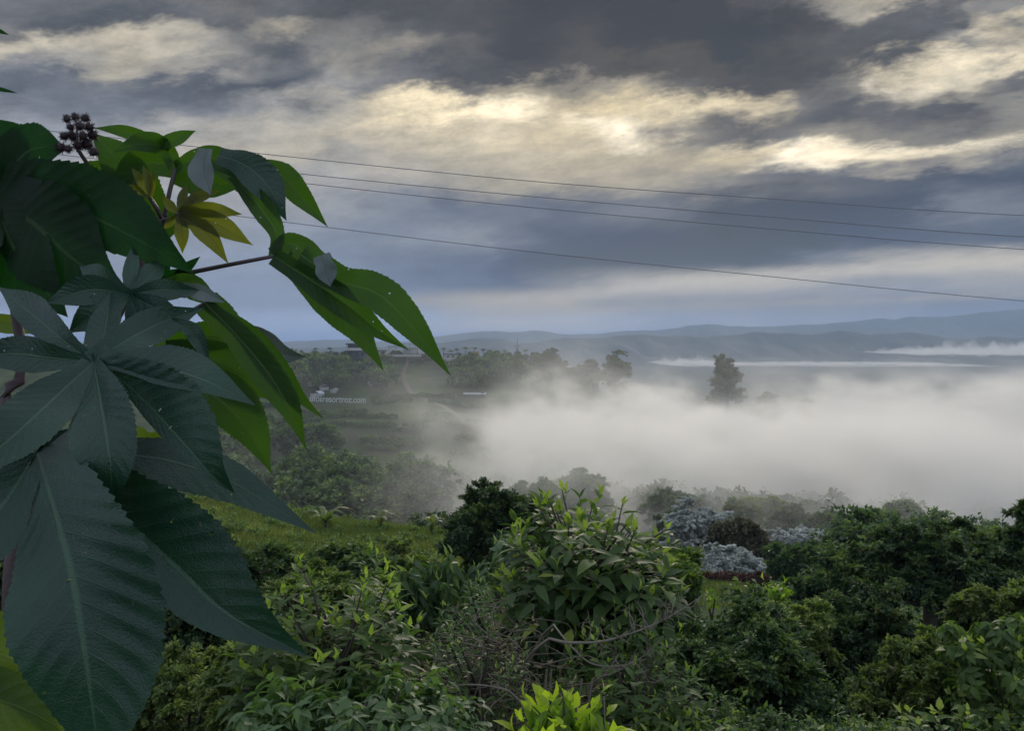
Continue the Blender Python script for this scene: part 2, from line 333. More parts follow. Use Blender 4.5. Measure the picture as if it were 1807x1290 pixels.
def tn(scale, det, ro=.6, dist=0, mp=None):
    n = N(t, 'ShaderNodeTexNoise'); n.inputs['Scale'].default_value = scale; n.inputs['Detail'].default_value = det; n.inputs['Roughness'].default_value = ro; n.inputs['Distortion'].default_value = dist
    if mp:
        q = N(t, 'ShaderNodeMapping'); q.inputs['Scale'].default_value = mp; t.links.new(tcx.outputs['Object'], q.inputs[0]); t.links.new(q.outputs[0], n.inputs['Vector'])
    else: t.links.new(tcx.outputs['Object'], n.inputs['Vector'])
    return n.outputs[0]
def ramp(tr, s, stops):
    r = N(tr, 'ShaderNodeValToRGB'); e = r.color_ramp.elements; e[0].position = stops[0][0]; e[0].color = (*stops[0][1], 1); e[1].position = stops[-1][0]; e[1].color = (*stops[-1][1], 1)
    for p_, c_ in stops[1:-1]: q = e.new(p_); q.color = (*c_, 1)
    tr.links.new(s, r.inputs[0]); return r.outputs[0]
base = ramp(t, tn(.035, 8, .62, .6, (1, .55, 1)), [(.32, (.013, .023, .010)), (.45, (.028, .044, .016)), (.56, (.055, .076, .026)), (.72, (.10, .108, .044))])
fine = ramp(t, tn(1.3, 8, .7), [(.3, (.55, .55, .5)), (.7, (1.3, 1.35, 1.3))])
terr = ramp(t, tn(.045, 5, .6, .3, (.35, 1, 6)), [(.4, (.7, .74, .7)), (.6, (1.2, 1.2, 1.15))])
m1 = N(t, 'ShaderNodeMix', data_type='RGBA', blend_type='MULTIPLY'); m1.inputs['Factor'].default_value = 1; t.links.new(base, m1.inputs['A']); t.links.new(fine, m1.inputs['B'])
m2 = N(t, 'ShaderNodeMix', data_type='RGBA', blend_type='MULTIPLY'); m2.inputs['Factor'].default_value = 1; t.links.new(m1.outputs['Result'], m2.inputs['A']); t.links.new(terr, m2.inputs['B'])
sy = N(t, 'ShaderNodeSeparateXYZ'); t.links.new(tcx.outputs['Object'], sy.inputs[0]); fy = N(t, 'ShaderNodeMapRange'); fy.inputs['From Min'].default_value = 390; fy.inputs['From Max'].default_value = 480; t.links.new(sy.outputs[1], fy.inputs['Value'])
pw = ramp(t, tn(.006, 6, .65), [(.35, (.016, .026, .022)), (.65, (.034, .044, .036))])   # wooded plain beyond the ridge
m6 = N(t, 'ShaderNodeMix', data_type='RGBA'); t.links.new(fy.outputs[0], m6.inputs['Factor']); t.links.new(m2.outputs['Result'], m6.inputs['A']); t.links.new(pw, m6.inputs['B'])
t.links.new(m6.outputs['Result'], b.inputs['Base Color']); t.links.new(b.outputs[0], out.inputs[0])
tag(mesh('ground', V, [f4], m, smooth=True), kind='structure')

def ridge(name, d, prof, back, seed, col):
    px = np.linspace(-1500, 3400, 1500); xs = [p[0] for p in prof]; yy = [p[1] for p in prof]
    py = np.interp(px, xs, yy)+(fbm(px/45, px*0+seed, 5, seed)-.5)*7
    crest = -(py-HY)/F*d; R = 34; Vs = []
    for r in range(R):
        tt = r/(R-1); s = 1-abs(tt-.62)/.62 if tt < .62 else 1-(tt-.62)/.38
        y = d+(tt-.62)*back; x = (px-CX)/F*d
        prof_z = -62+(crest+62)*np.clip(s, 0, 1)**1.15
        rd = (np.abs(fbm(px/60+tt*1.2, px*0+tt*3, 4, seed+5)-.5)*2)
        z = prof_z-rd*(crest+62)*.55*np.sin(min(1, s)*math.pi)*(1 if tt < .62 else 0)
        Vs.append(np.stack([x, np.full_like(x, y)+(fbm(px/90, px*0+tt*2, 3, seed+9)-.5)*back*.25*(1-s), z], 1))
    V = np.concatenate(Vs); ii = np.arange(R*len(px)).reshape(R, len(px))
    f = np.stack([ii[:-1, :-1], ii[:-1, 1:], ii[1:, 1:], ii[1:, :-1]], -1).reshape(-1, 4)
    tag(mesh(name, V, [f], simple(name+'_woodland', col, .95, .3, .004), smooth=True), kind='structure')
ridge('near_hills', 2700, [(-1500, 600), (450, 612), (600, 612), (720, 608), (790, 601), (830, 597), (885, 596), (915, 604), (935, 606), (965, 600), (1000, 595), (1060, 593), (1100, 590), (1160, 591), (1250, 593), (1290, 588), (1340, 582), (1380, 586), (1430, 588), (1480, 580), (1530, 587), (1590, 584), (1640, 589), (1690, 597), (1740, 594), (1807, 594), (2100, 588), (3400, 580)], 900, 11, (.010, .017, .013))
ridge('far_hills', 4700, [(-1500, 600), (450, 604), (560, 598), (640, 599), (720, 602), (780, 590), (850, 584), (940, 584), (1000, 588), (1080, 587), (1160, 580), (1250, 571), (1320, 573), (1380, 574), (1430, 570), (1500, 566), (1560, 560), (1640, 556), (1700, 552), (1760, 546), (1807, 541), (2100, 530), (3400, 540)], 1500, 23, (.014, .022, .018))

# ------------------------------------------------------------------ foliage generators
T_QUAD = (np.array([[0, 0, 0], [.45, .5, .07], [1, 0, -.12], [.45, -.5, .07]]), np.array([[0, 2, 1], [0, 3, 2]]))
T_LANC = (np.array([[0, 0, 0], [.34, 0, .02], [.68, 0, -.04], [1, 0, -.2], [.30, .5, .07], [.66, .36, .0], [.30, -.5, .07], [.66, -.36, .0]]),
          np.array([[0, 1, 4], [0, 6, 1], [1, 2, 5], [1, 5, 4], [1, 6, 7], [1, 7, 2], [2, 3, 5], [2, 7, 3]]))
def unit(a): return a/(np.linalg.norm(a, axis=-1, keepdims=True)+1e-9)
def leaves(mb, Pn, ax, nr, L, W, tint, tpl=T_QUAD):
    T, Fc = tpl; ax = unit(ax); side = unit(np.cross(nr, ax)); nn = np.cross(ax, side)
    L = np.broadcast_to(L, (len(Pn),)); W = np.broadcast_to(W, (len(Pn),))
    V = Pn[:, None]+(L[:, None]*T[:, 0])[..., None]*ax[:, None]+(W[:, None]*T[:, 1])[..., None]*side[:, None]+(L[:, None]*T[:, 2])[..., None]*nn[:, None]
    k = len(T); f = (np.arange(len(Pn))*k)[:, None, None]+Fc[None]
    mb.add(V.reshape(-1, 3), f.reshape(-1, 3), None, np.repeat(tint, k))
def rdir(n, r): return unit(r.normal(size=(n, 3)))
def crown_small(mb, C, R, r, nl, lr, per, leaf, droop=.25, top=.15, asp=.5, young=.0, skirt=0, base_z=0.0, cone=False):
    """a crown of many leafy masses: masses sit on an uneven shell and inside it, each covered in small leaves"""
    dd = rdir(nl, r); dd[:, 2] = np.where(dd[:, 2] < -.35, -dd[:, 2], dd[:, 2])
    rad = r.uniform(.35, 1.0, nl)**.6
    ph0 = r.uniform(0, 6.28, 3); aa = np.arctan2(dd[:, 1], dd[:, 0]); rad = rad*(.82+.22*np.sin(2*aa+ph0[0])+.16*np.sin(3*aa+5*dd[:, 2]+ph0[1])+.1*np.sin(5*aa+ph0[2]))
    cen = C+dd*R*rad[:, None]*(1-lr*.45); cen[:, 2] += top*R[2]*r.uniform(-.5, 1, nl)
    if cone: hh = np.clip((cen[:, 2]-C[2])/R[2], -1, 1); cen[:, :2] = C[:2]+(cen[:, :2]-C[:2])*(1.05-.62*(hh*.5+.5)**1.5)[:, None]
    if skirt:
        ns = int(nl*skirt); a2 = r.uniform(0, 6.28, ns); q = r.uniform(.3, .95, ns); zz_ = r.uniform(0, 1, ns)
        cs = np.stack([C[0]+np.cos(a2)*q*R[0], C[1]+np.sin(a2)*q*R[1], base_z+(C[2]-base_z)*zz_], 1); cen = np.vstack([cen, cs]); nl = len(cen)
    lrad = lr*R.mean()*r.uniform(.45, 1.5, nl); n = nl*per; k = np.repeat(np.arange(nl), per)
    NT = 10; td = rdir(nl*NT, r).reshape(nl, NT, 3); outw = unit(cen-C)[:, None]; td = unit(td+outw*.45+np.array([0, 0, .25]))
    tl_ = r.uniform(.6, 1.5, (nl, NT)); j = r.integers(0, NT, n); tw = td[k, j]; tt = r.uniform(.08, 1, n)**.75
    sc3 = np.array([1.2, 1.2, .8]); d3 = tw*sc3*(lrad[k]*tt*tl_[k, j])[:, None]; d3[:, 2] -= .22*lrad[k]*tt**2*tl_[k, j]
    Pn = cen[k]+d3+r.normal(0, .09, (n, 3))*lrad[k][:, None]; u = tw
    ax = tw*.75+rdir(n, r)*.7; ax[:, 2] -= droop; nr = tw*.3+rdir(n, r)*.5; nr[:, 2] += .9
    lt = r.uniform(-.2, .2, nl); tint = np.clip(.28+lt[k]+r.normal(0, .13, n)+.30*np.clip(tt-.45, 0, 1)*np.clip(tw[:, 2]+.6, 0, 1.2)*1.6+.10*np.clip((Pn[:, 2]-C[2])/R[2], -1, 1)+young*(r.random(n) < .1), 0, 1)  # outer leaves paler as younger; highlights from above are put into tint too
    L = leaf*r.uniform(.6, 1.3, n); leaves(mb, Pn, ax, nr, L, L*asp, tint)
    return cen
def crown_big(mb, C, R, r, nc, per, leaf, droop=.45, asp=.34, young=.25, shell=.55, skirt=0, base_z=0.0):
    """whorls of long leaves at the shoot tips, pale young leaves standing up in the middle of each"""
    dd = rdir(nc, r); dd[:, 2] = np.where(dd[:, 2] < -.3, -dd[:, 2], dd[:, 2])
    dd = dd/np.abs(dd).max(1)[:, None]**.55; cen = C+dd*R*(r.uniform(shell, 1.0, nc))[:, None]
    if skirt:
        ns = int(nc*skirt); a2 = r.uniform(0, 6.28, ns); q = r.uniform(.4, 1.0, ns); d2 = np.stack([np.cos(a2), np.sin(a2), 0*a2], 1)
        cen = np.vstack([cen, np.stack([C[0]+d2[:, 0]*q*R[0], C[1]+d2[:, 1]*q*R[1], base_z+(C[2]-base_z)*r.uniform(.1, 1, ns)], 1)]); dd = np.vstack([dd, d2]); nc = len(cen)
    out_ = unit(dd*np.array([1, 1, .6])+np.array([0, 0, .8])+r.normal(0, .25, (nc, 3)))
    n = nc*per; k = np.repeat(np.arange(nc), per); j = np.tile(np.arange(per), nc)
    a = unit(np.cross(out_, np.array([.3, .9, .1]))); b2 = np.cross(out_, a)
    ph = j*2.4+r.uniform(0, 6.28, nc)[k]; el = r.uniform(-.7, .45, n)-droop*.5
    hor = a[k]*np.cos(ph)[:, None]+b2[k]*np.sin(ph)[:, None]
    ax = hor*np.cos(el)[:, None]+out_[k]*np.sin(el)[:, None]; ax[:, 2] -= droop*r.uniform(.3, 1.2, n)
    st = -(j/per)*leaf*.9; Pn = cen[k]+out_[k]*st[:, None]
    nr = out_[k]+r.normal(0, .25, (n, 3)); lt = r.uniform(-.15, .15, nc)
    yg = (j < 2) & (r.random(nc)[k] < young*2)
    ax = np.where(yg[:, None], out_[k]*1.0+hor*.35, ax)
    tint = np.where(yg, r.uniform(.8, 1, n), np.clip(.35+lt[k]+r.normal(0, .12, n), 0, .7))
    L = leaf*r.uniform(.65, 1.2, n)*np.where(yg, .62, 1); leaves(mb, Pn, ax, nr, L, L*asp*r.uniform(.85, 1.15, n), tint, T_LANC)
    return cen
def crown_stems(mb, C, R, r, ns, per, leaf, droop=.8, asp=.36, young=.3, skirt=0, base_z=0.0, **_):
    """many leaning stems, each leafy along its upper part, older leaves hanging and pale young ones upright at the tip"""
    a = r.uniform(0, 6.28, ns); q = np.sqrt(r.uniform(0, 1, ns)); hx = np.cos(a)*q; hy = np.sin(a)*q
    hf = r.uniform(.35, 1.0, ns)*np.sqrt(np.clip(1.08-(np.abs(hx)**3), .1, 1)); zt = C[2]-R[2]+2*R[2]*hf
    tip = np.stack([C[0]+hx*R[0], C[1]+hy*R[1], zt], 1); bs = np.stack([C[0]+hx*R[0]*.45, C[1]+hy*R[1]*.45, np.full(ns, C[2]-R[2]*1.6)], 1)
    k = np.repeat(np.arange(ns), per); j = np.tile(np.arange(per), ns); t = 1-(j/per)**1.15*.85
    lean = r.normal(0, .10, (ns, 2))*R[0]; Pn = bs[k]+(tip[k]-bs[k])*t[:, None]; Pn[:, :2] += lean[k]*(np.sin(t*math.pi))[:, None]
    ph = j*2.4+r.uniform(0, 6.28, ns)[k]+r.normal(0, .3, len(k)); hor = np.stack([np.cos(ph), np.sin(ph), 0*ph], 1)
    up = unit(tip-bs)[k]; el = np.interp(j/per, [0, .08, .2, .5, 1], [1.35, .8, .1, -.45, -.8])+r.normal(0, .22, len(k))-(droop-.8)*.4*(j > 2)
    ax = hor*np.cos(el)[:, None]+up*np.sin(el)[:, None]; nr = up+r.normal(0, .2, (len(k), 3))
    yg = (j < 2) & (r.random(ns)[k] < young*2); lt = r.uniform(-.12, .12, ns)
    old = r.random(len(k)) < .006
    tint = np.where(yg, r.uniform(.75, 1, len(k)), np.clip(.30+lt[k]+.28*np.exp(-j/3.5)+r.normal(0, .10, len(k)), 0, .8)); tint = np.where(old, 1.0, tint)
    L = leaf*r.uniform(.7, 1.15, len(k))*np.interp(j/per, [0, .1, .25, 1], [.5, .75, 1, .9]); leaves(mb, Pn, ax, nr, L, L*asp*r.uniform(.85, 1.15, len(k)), tint, T_LANC)
    return tip
def plant(name, label, cat, px, pyt, pyb, d, wpx, kind='small', mat='mid', group=None, seed=None, nl=26, lr=.3, per=420, leaf=.1, limbs=12, dep=1.0, trunk=None, barkmat='bark', parts=('crown', 'trunk'), **kw):
    r = np.random.default_rng(seed if seed is not None else int(px*7+pyt*13+d))
    C = P(px, (pyt+pyb)/2, d); R = np.array([wpx/2*d/F, wpx/2*d/F*dep, (pyb-pyt)/2*d/F])
    g = gz(C[0], C[1]); root = np.array([C[0], C[1], g]); e = empty(name, root, label, cat, group)
    mb = MB(); c = C-root; kw.setdefault('skirt', .7 if d < 200 else 0)
    if d > 30: leaf *= .62; per = int(per*1.6)
    elif kind == 'small': leaf *= .62; per = int(per*1.5)
    if kind == 'small': nl = int(nl*1.9); lr *= .72
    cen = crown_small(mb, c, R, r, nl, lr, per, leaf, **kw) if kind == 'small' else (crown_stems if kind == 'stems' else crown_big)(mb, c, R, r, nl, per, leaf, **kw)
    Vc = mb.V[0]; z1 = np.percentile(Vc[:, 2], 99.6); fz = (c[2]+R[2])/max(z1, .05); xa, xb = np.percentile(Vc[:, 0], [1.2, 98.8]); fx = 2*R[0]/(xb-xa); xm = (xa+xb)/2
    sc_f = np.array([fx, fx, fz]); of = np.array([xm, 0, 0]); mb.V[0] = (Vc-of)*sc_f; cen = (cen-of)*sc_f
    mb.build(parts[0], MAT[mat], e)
    tb = MB(); tr = trunk or max(.02, .045*R[0]+.01*max(0, c[2]))
    mid = np.array([r.uniform(-.1, .1)*R[0], 0, max(.05, c[2]-R[2]*.5)])
    tb.tube(curve([[0, 0, -.3], mid*[.4, 1, .5]+[r.uniform(-.05, .05)*R[0], 0, 0], mid], 7), tr, tr*.65, 8)
    sel = r.permutation(len(cen))[:limbs]
    for q in sel:
        p = cen[q]; h = (mid+p)/2+r.normal(0, .06, 3)*R.mean(); h[2] = min(h[2], p[2])-.05*R[2]
        tb.tube(curve([mid, h, p], 7), tr*.42, tr*.08, 5)
    tb.build(parts[1], MAT[barkmat], e, smooth=True)
    return e
def shrub(*a, **k): return plant(*a, parts=('foliage', 'stem'), **k)

exec_after = []
# ------------------------------------------------------------------ the castor plant
def castor_mat(name, dark, light, vein, trans, tcol, rough=.45, spec=.45, vs=.5):
    m, t, out = pmat(name)
    s = N(t, 'ShaderNodeAttribute', attribute_name='across').outputs['Fac']; v = N(t, 'ShaderNodeAttribute', attribute_name='along').outputs['Fac']
    ab = M(t, 'ABSOLUTE', s)
    ph = M(t, 'FRACT', M(t, 'SUBTRACT', M(t, 'MULTIPLY', v, 15.0), M(t, 'MULTIPLY', ab, 2.1)))
    dd = M(t, 'ABSOLUTE', M(t, 'SUBTRACT', ph, .5))
    lat = M(t, 'SUBTRACT', 1.0, M(t, 'DIVIDE', dd, .055), clamp=True)
    lat = M(t, 'MULTIPLY', M(t, 'MULTIPLY', lat, .55), M(t, 'SUBTRACT', 1.05, ab))
    mid = M(t, 'SUBTRACT', 1.0, M(t, 'DIVIDE', ab, M(t, 'SUBTRACT', .085, M(t, 'MULTIPLY', v, .05))), clamp=True)
    mid = M(t, 'MULTIPLY', mid, 1.6, clamp=True)
    vv = M(t, 'MULTIPLY', M(t, 'MAXIMUM', lat, mid), vs)
    tcx = N(t, 'ShaderNodeTexCoord'); n = N(t, 'ShaderNodeTexNoise'); n.inputs['Scale'].default_value = 9; n.inputs['Detail'].default_value = 5; t.links.new(tcx.outputs['Object'], n.inputs['Vector'])
    c = ramp(t, n.outputs[0], [(.35, dark), (.65, light)])
    n2 = N(t, 'ShaderNodeTexNoise'); n2.inputs['Scale'].default_value = 120; n2.inputs['Detail'].default_value = 3; t.links.new(tcx.outputs['Object'], n2.inputs['Vector'])
    sp = M(t, 'MULTIPLY', M(t, 'GREATER_THAN', n2.outputs[0], .735), .6)
    mx = N(t, 'ShaderNodeMix', data_type='RGBA'); t.links.new(vv, mx.inputs['Factor']); t.links.new(c, mx.inputs['A']); mx.inputs['B'].default_value = (*vein, 1)
    m5 = N(t, 'ShaderNodeMix', data_type='RGBA'); t.links.new(sp, m5.inputs['Factor']); t.links.new(mx.outputs['Result'], m5.inputs['A']); m5.inputs['B'].default_value = (.12, .11, .05, 1)
    b = N(t, 'ShaderNodeBsdfPrincipled'); t.links.new(m5.outputs['Result'], b.inputs['Base Color'])
    n3 = N(t, 'ShaderNodeTexNoise'); n3.inputs['Scale'].default_value = 45; n3.inputs['Detail'].default_value = 7; t.links.new(tcx.outputs['Object'], n3.inputs['Vector'])
    # fine net of tertiary veins between the laterals, plus a soft crumple
    vo = N(t, 'ShaderNodeTexVoronoi', feature='DISTANCE_TO_EDGE'); vo.inputs['Scale'].default_value = 190; t.links.new(tcx.outputs['Object'], vo.inputs['Vector'])
    hgt = M(t, 'ADD', M(t, 'ADD', M(t, 'MULTIPLY', n3.outputs[0], .9), M(t, 'MULTIPLY', M(t, 'MAXIMUM', lat, mid), -.35)), M(t, 'MULTIPLY', M(t, 'MINIMUM', vo.outputs[0], .12), 1.2))
    bp = N(t, 'ShaderNodeBump'); bp.inputs['Strength'].default_value = .55; bp.inputs['Distance'].default_value = .0028; t.links.new(hgt, bp.inputs['Height']); t.links.new(bp.outputs[0], b.inputs['Normal']); b.inputs['Roughness'].default_value = rough; b.inputs['Specular IOR Level'].default_value = spec
    tr = N(t, 'ShaderNodeBsdfTranslucent')
    tcv = N(t, 'ShaderNodeMix', data_type='RGBA'); t.links.new(vv, tcv.inputs['Factor']); tcv.inputs['A'].default_value = (*tcol, 1); tcv.inputs['B'].default_value = (*[x*.6 for x in tcol], 1)
    nm = N(t, 'ShaderNodeMix', data_type='RGBA', blend_type='MULTIPLY'); nm.inputs['Factor'].default_value = 1; t.links.new(tcv.outputs['Result'], nm.inputs['A'])
    t.links.new(ramp(t, n.outputs[0], [(.3, (.7, .75, .7)), (.7, (1.15, 1.1, 1.0))]), nm.inputs['B']); t.links.new(nm.outputs['Result'], tr.inputs[0])
    ms = N(t, 'ShaderNodeMixShader'); ms.inputs[0].default_value = trans; t.links.new(b.outputs[0], ms.inputs[1]); t.links.new(tr.outputs[0], ms.inputs[2])
    t.links.new(ms.outputs[0], out.inputs[0]); return m
CM = {
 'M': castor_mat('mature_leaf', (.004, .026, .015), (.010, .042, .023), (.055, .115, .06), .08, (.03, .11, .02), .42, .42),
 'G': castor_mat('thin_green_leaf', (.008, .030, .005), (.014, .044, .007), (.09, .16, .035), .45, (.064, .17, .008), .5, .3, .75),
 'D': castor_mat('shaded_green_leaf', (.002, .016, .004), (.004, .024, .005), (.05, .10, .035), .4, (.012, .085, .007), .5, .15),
 'Y': castor_mat('young_yellow_leaf', (.05, .06, .008), (.08, .085, .010), (.05, .03, .01), .6, (.21, .25, .012), vs=.8),
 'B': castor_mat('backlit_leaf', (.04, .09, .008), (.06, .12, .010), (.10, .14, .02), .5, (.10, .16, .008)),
 'U': castor_mat('pale_leaf_underside', (.075, .10, .095), (.115, .14, .135), (.045, .06, .05), .15, (.06, .10, .05), .6),
}
MAT['petiole'] = simple('petiole', (.045, .028, .030), .5, .3, 30, .5)
MAT['stem'] = simple('castor_stem', (.055, .035, .038), .6, .35, 15, .4)
MAT['capsule'] = simple('spiny_capsule', (.022, .009, .013), .6, .4, 40, .4)
PT = np.array([0, .06, .14, .27, .40, .54, .67, .79, .89, .96, 1.0]); PW = np.array([.22, .32, .46, .76, .97, 1.0, .84, .56, .27, .09, 0.0])
def lobe(mb, pts, wl, wr, fold=.28, fold_r=None, curl=.0, tilt=.0, rip=.022, seed=0, base=.42, NL=150, NW=12, holes=2):
    """one pointed, toothed lobe: midrib through pts (photo px, px, metres), half widths in photo px"""
    r = np.random.default_rng(seed+int(pts[0][0]*3+pts[-1][1]*7)+991)
    C = curve([P(*p) for p in pts], NL+1); T = np.gradient(C, axis=0); T /= np.linalg.norm(T, axis=1)[:, None]
    nx = np.stack([-T[:, 2], 0*T[:, 0], T[:, 0]], 1); nx /= np.linalg.norm(nx, axis=1)[:, None]+1e-9
    t = np.linspace(0, 1, NL+1); dd = C[:, 1]/F
    pw = PW.copy()
    if base is not None: pw[0:3] = np.maximum(pw[0:3], np.array([base, base*1.05, base*1.1]))
    prof = np.interp(t, PT, pw); k = np.array([1, 4, 6, 4, 1.])/16; prof[2:-2] = np.convolve(prof, k, 'valid')
    teeth = 36; saw = (t*teeth+1.3*vnoise(t*8, t*0+seed, 9)+r.random()) % 1.0; sw = 1+.065*(saw-.45)*np.clip(prof*1.6, 0, 1)
    uneven = 1+.05*(vnoise(t*7, t*0+seed, 5)-.5)
    svals = np.linspace(-1, 1, 2*NW+1); rows = []
    for s in svals:
        w = (wl if s > 0 else wr)*dd; a = abs(s)
        edge = (sw*uneven) if a > .99 else 1.0
        off = s*w*prof*edge
        ph = t*15-a*2.1-.5
        wave = np.abs(np.sin(ph*math.pi))*rip*(.2+1.4*vnoise(t*6+seed, t*0+s*2, 4))*w*prof*math.sin(min(1, a*1.1)*math.pi*.62)
        big = .16*w*prof*a*np.sin(t*9+seed+(2 if s > 0 else 0))
        dep = -(fold if s > 0 or fold_r is None else fold_r)*a*w*prof + curl*a*a*w*prof + tilt*s*w*prof + wave + big
        rows.append(C+nx*off[:, None]+np.array([0, 1., 0])*dep[:, None]+T*((a*.10)*w*prof*math.copysign(1, 1))[:, None])
    V = np.stack(rows, 1).reshape(-1, 3); cols = len(svals)
    idx = np.arange((NL+1)*cols).reshape(NL+1, cols)
    f = np.stack([idx[:-1, :-1], idx[:-1, 1:], idx[1:, 1:], idx[1:, :-1]], -1).reshape(-1, 4)
    keep = np.ones(len(f), bool)
    for _ in range(holes):
        q = int(r.uniform(.2, .9)*NL)*(cols-1)+int(r.integers(1, cols-2)); keep[q:q+1] = False
    mb.add(V, None, f[keep]); mb.S.append(np.tile(svals, NL+1)); mb.T.append(np.repeat(t, cols))
castor = empty('castor_plant', (P(60, 1500, 1.25)[0], 1.35, gz(-.8, 1.35)), 'tall castor oil plant with large star-shaped toothed leaves filling the left side', 'plant')
c0 = np.array(castor.location)
def cleaf(mk, petiole, lobes, label=None, pr=(4.5, 3.5)):
    mb = MB(); mb.S = []; mb.T = []
    for i, L in enumerate(lobes):
        o = L[3] if len(L) > 3 else {}
        lobe(mb, L[0], L[1], L[2], seed=i*13, **o)
    V = np.concatenate(mb.V)-c0
    o = mesh('leaf', V, [np.concatenate(mb.F4)], CM[mk], castor, {'across': np.concatenate(mb.S), 'along': np.concatenate(mb.T)}, True)
    if label: o['label'] = label
    if petiole:
        tb = MB(); p = curve([P(*q) for q in petiole], 14)-c0
        tb.tube(p, pr[0]*petiole[0][2]/F, pr[1]*petiole[-1][2]/F, 8); tb.build('petiole', MAT['petiole'], o, smooth=True)
    return o
A = (165, 640, 1.12)
cleaf('M', [(60, 705, 1.30), (120, 690, 1.22), A], [
 ([A, (178, 715, 1.06), (192, 800, 1.02), (200, 907, 1.03)], 66, 60, dict(fold=.30, base=.2)),
 ([A, (235, 690, 1.10), (310, 770, 1.06), (372, 838, 1.05), (415, 872, 1.06)], 92, 18, dict(fold=.25)),
 ([A, (255, 645, 1.10), (350, 668, 1.07), (452, 716, 1.06)], 42, 26, dict(fold=.1, tilt=.7)),
 ([A, (225, 600, 1.15), (285, 570, 1.19), (360, 543, 1.22)], 34, 34, dict(fold=.35, base=.6)),
 ([A, (183, 590, 1.18), (196, 512, 1.24)], 34, 34, dict(fold=.35, base=.5)),
 ([A, (110, 600, 1.14), (50, 550, 1.18), (-4, 506, 1.22)], 26, 38, dict(fold=.3, base=.4)),
 ([A, (90, 632, 1.13), (10, 625, 1.15), (-70, 640, 1.16)], 30, 34, dict(fold=.25, base=.4)),
 ([A, (110, 690, 1.08), (40, 755, 1.03), (-70, 850, 1.0)], 56, 56, dict(fold=.3, base=.35)),
 ([(300, 570, 1.2), (338, 585, 1.2), (370, 640, 1.2)], 18, 14, dict(fold=.2, base=.6)),
], 'nearest star-shaped dark bluish green leaf with radiating lobes')
B = (65, 800, 1.06)
cleaf('M', [(40, 760, 1.30), (50, 780, 1.2), B], [
 ([B, (92, 890, 1.01), (125, 1010, .97), (148, 1150, .95), (168, 1290, .95), (180, 1385, .96)], 158, 118, dict(fold=.12, rip=.03, base=.5)),
 ([B, (140, 850, 1.08), (225, 925, 1.06), (310, 1003, 1.04), (405, 1088, 1.03), (547, 1160, 1.04)], 112, 44, dict(fold=.1, fold_r=1.1, rip=.03, base=.3)),
 ([B, (170, 800, 1.14), (290, 812, 1.16), (400, 848, 1.16), (480, 893, 1.15), (560, 943, 1.15)], 34, 34, dict(fold=.1, tilt=1.0, base=.6)),
 ([B, (20, 870, 1.03), (-40, 950, 1.0), (-120, 1060, .98)], 66, 66, dict(base=.5)),
 ([B, (140, 790, 1.14), (230, 812, 1.18), (300, 838, 1.2)], 46, 40, dict(base=.6)),
 ([B, (90, 740, 1.14), (140, 670, 1.2)], 42, 42, dict(base=.6)),
 ([B, (0, 790, 1.12), (-80, 760, 1.15)], 42, 42, dict(base=.6)),
], 'lowest and largest leaf with a huge hanging lobe and pale midrib')
cleaf('B', [(-60, 1180, 1.35), (-160, 1230, 1.3)], [
 ([(-190, 1215, 1.3), (-70, 1160, 1.25), (30, 1170, 1.22), (150, 1290, 1.2)], 78, 60, dict(fold=.1, holes=0)),
 ([(-190, 1225, 1.28), (-60, 1225, 1.22), (60, 1262, 1.18), (190, 1345, 1.15)], 60, 60, dict(fold=.1, holes=0)),
 ([(150, 1330, 1.2), (200, 1318, 1.2), (240, 1262, 1.2)], 14, 14),
], 'bright yellow green backlit leaf in the bottom left corner')
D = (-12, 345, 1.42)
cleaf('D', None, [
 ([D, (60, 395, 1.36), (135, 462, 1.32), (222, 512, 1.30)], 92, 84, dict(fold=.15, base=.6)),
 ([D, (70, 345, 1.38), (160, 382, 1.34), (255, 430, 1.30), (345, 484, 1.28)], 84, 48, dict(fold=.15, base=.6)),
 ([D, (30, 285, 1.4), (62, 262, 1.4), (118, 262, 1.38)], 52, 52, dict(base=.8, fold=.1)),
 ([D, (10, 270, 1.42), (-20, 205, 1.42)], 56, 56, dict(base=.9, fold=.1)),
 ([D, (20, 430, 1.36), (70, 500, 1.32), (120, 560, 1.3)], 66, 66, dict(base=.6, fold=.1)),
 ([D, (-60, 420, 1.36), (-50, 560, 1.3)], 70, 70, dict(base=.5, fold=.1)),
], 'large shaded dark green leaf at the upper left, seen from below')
E = (228, 520, 1.27)
cleaf('M', [(215, 600, 1.37), (225, 560, 1.32), E], [
 ([E, (160, 512, 1.23), (80, 535, 1.21)], 27, 27), ([E, (185, 495, 1.27), (140, 470, 1.29)], 24, 24),
 ([E, (232, 480, 1.29), (238, 428, 1.31)], 15, 15), ([E, (260, 492, 1.29), (292, 452, 1.31)], 21, 21),
 ([E, (285, 512, 1.27), (352, 512, 1.27)], 20, 20), ([E, (275, 545, 1.25), (335, 572, 1.23)], 24, 24),
 ([E, (240, 555, 1.23), (255, 600, 1.23)], 19, 19), ([E, (180, 545, 1.23), (120, 588, 1.23)], 30, 30),
], 'second star-shaped grey green leaf above the nearest star')
Fp = (483, 452, 1.35)
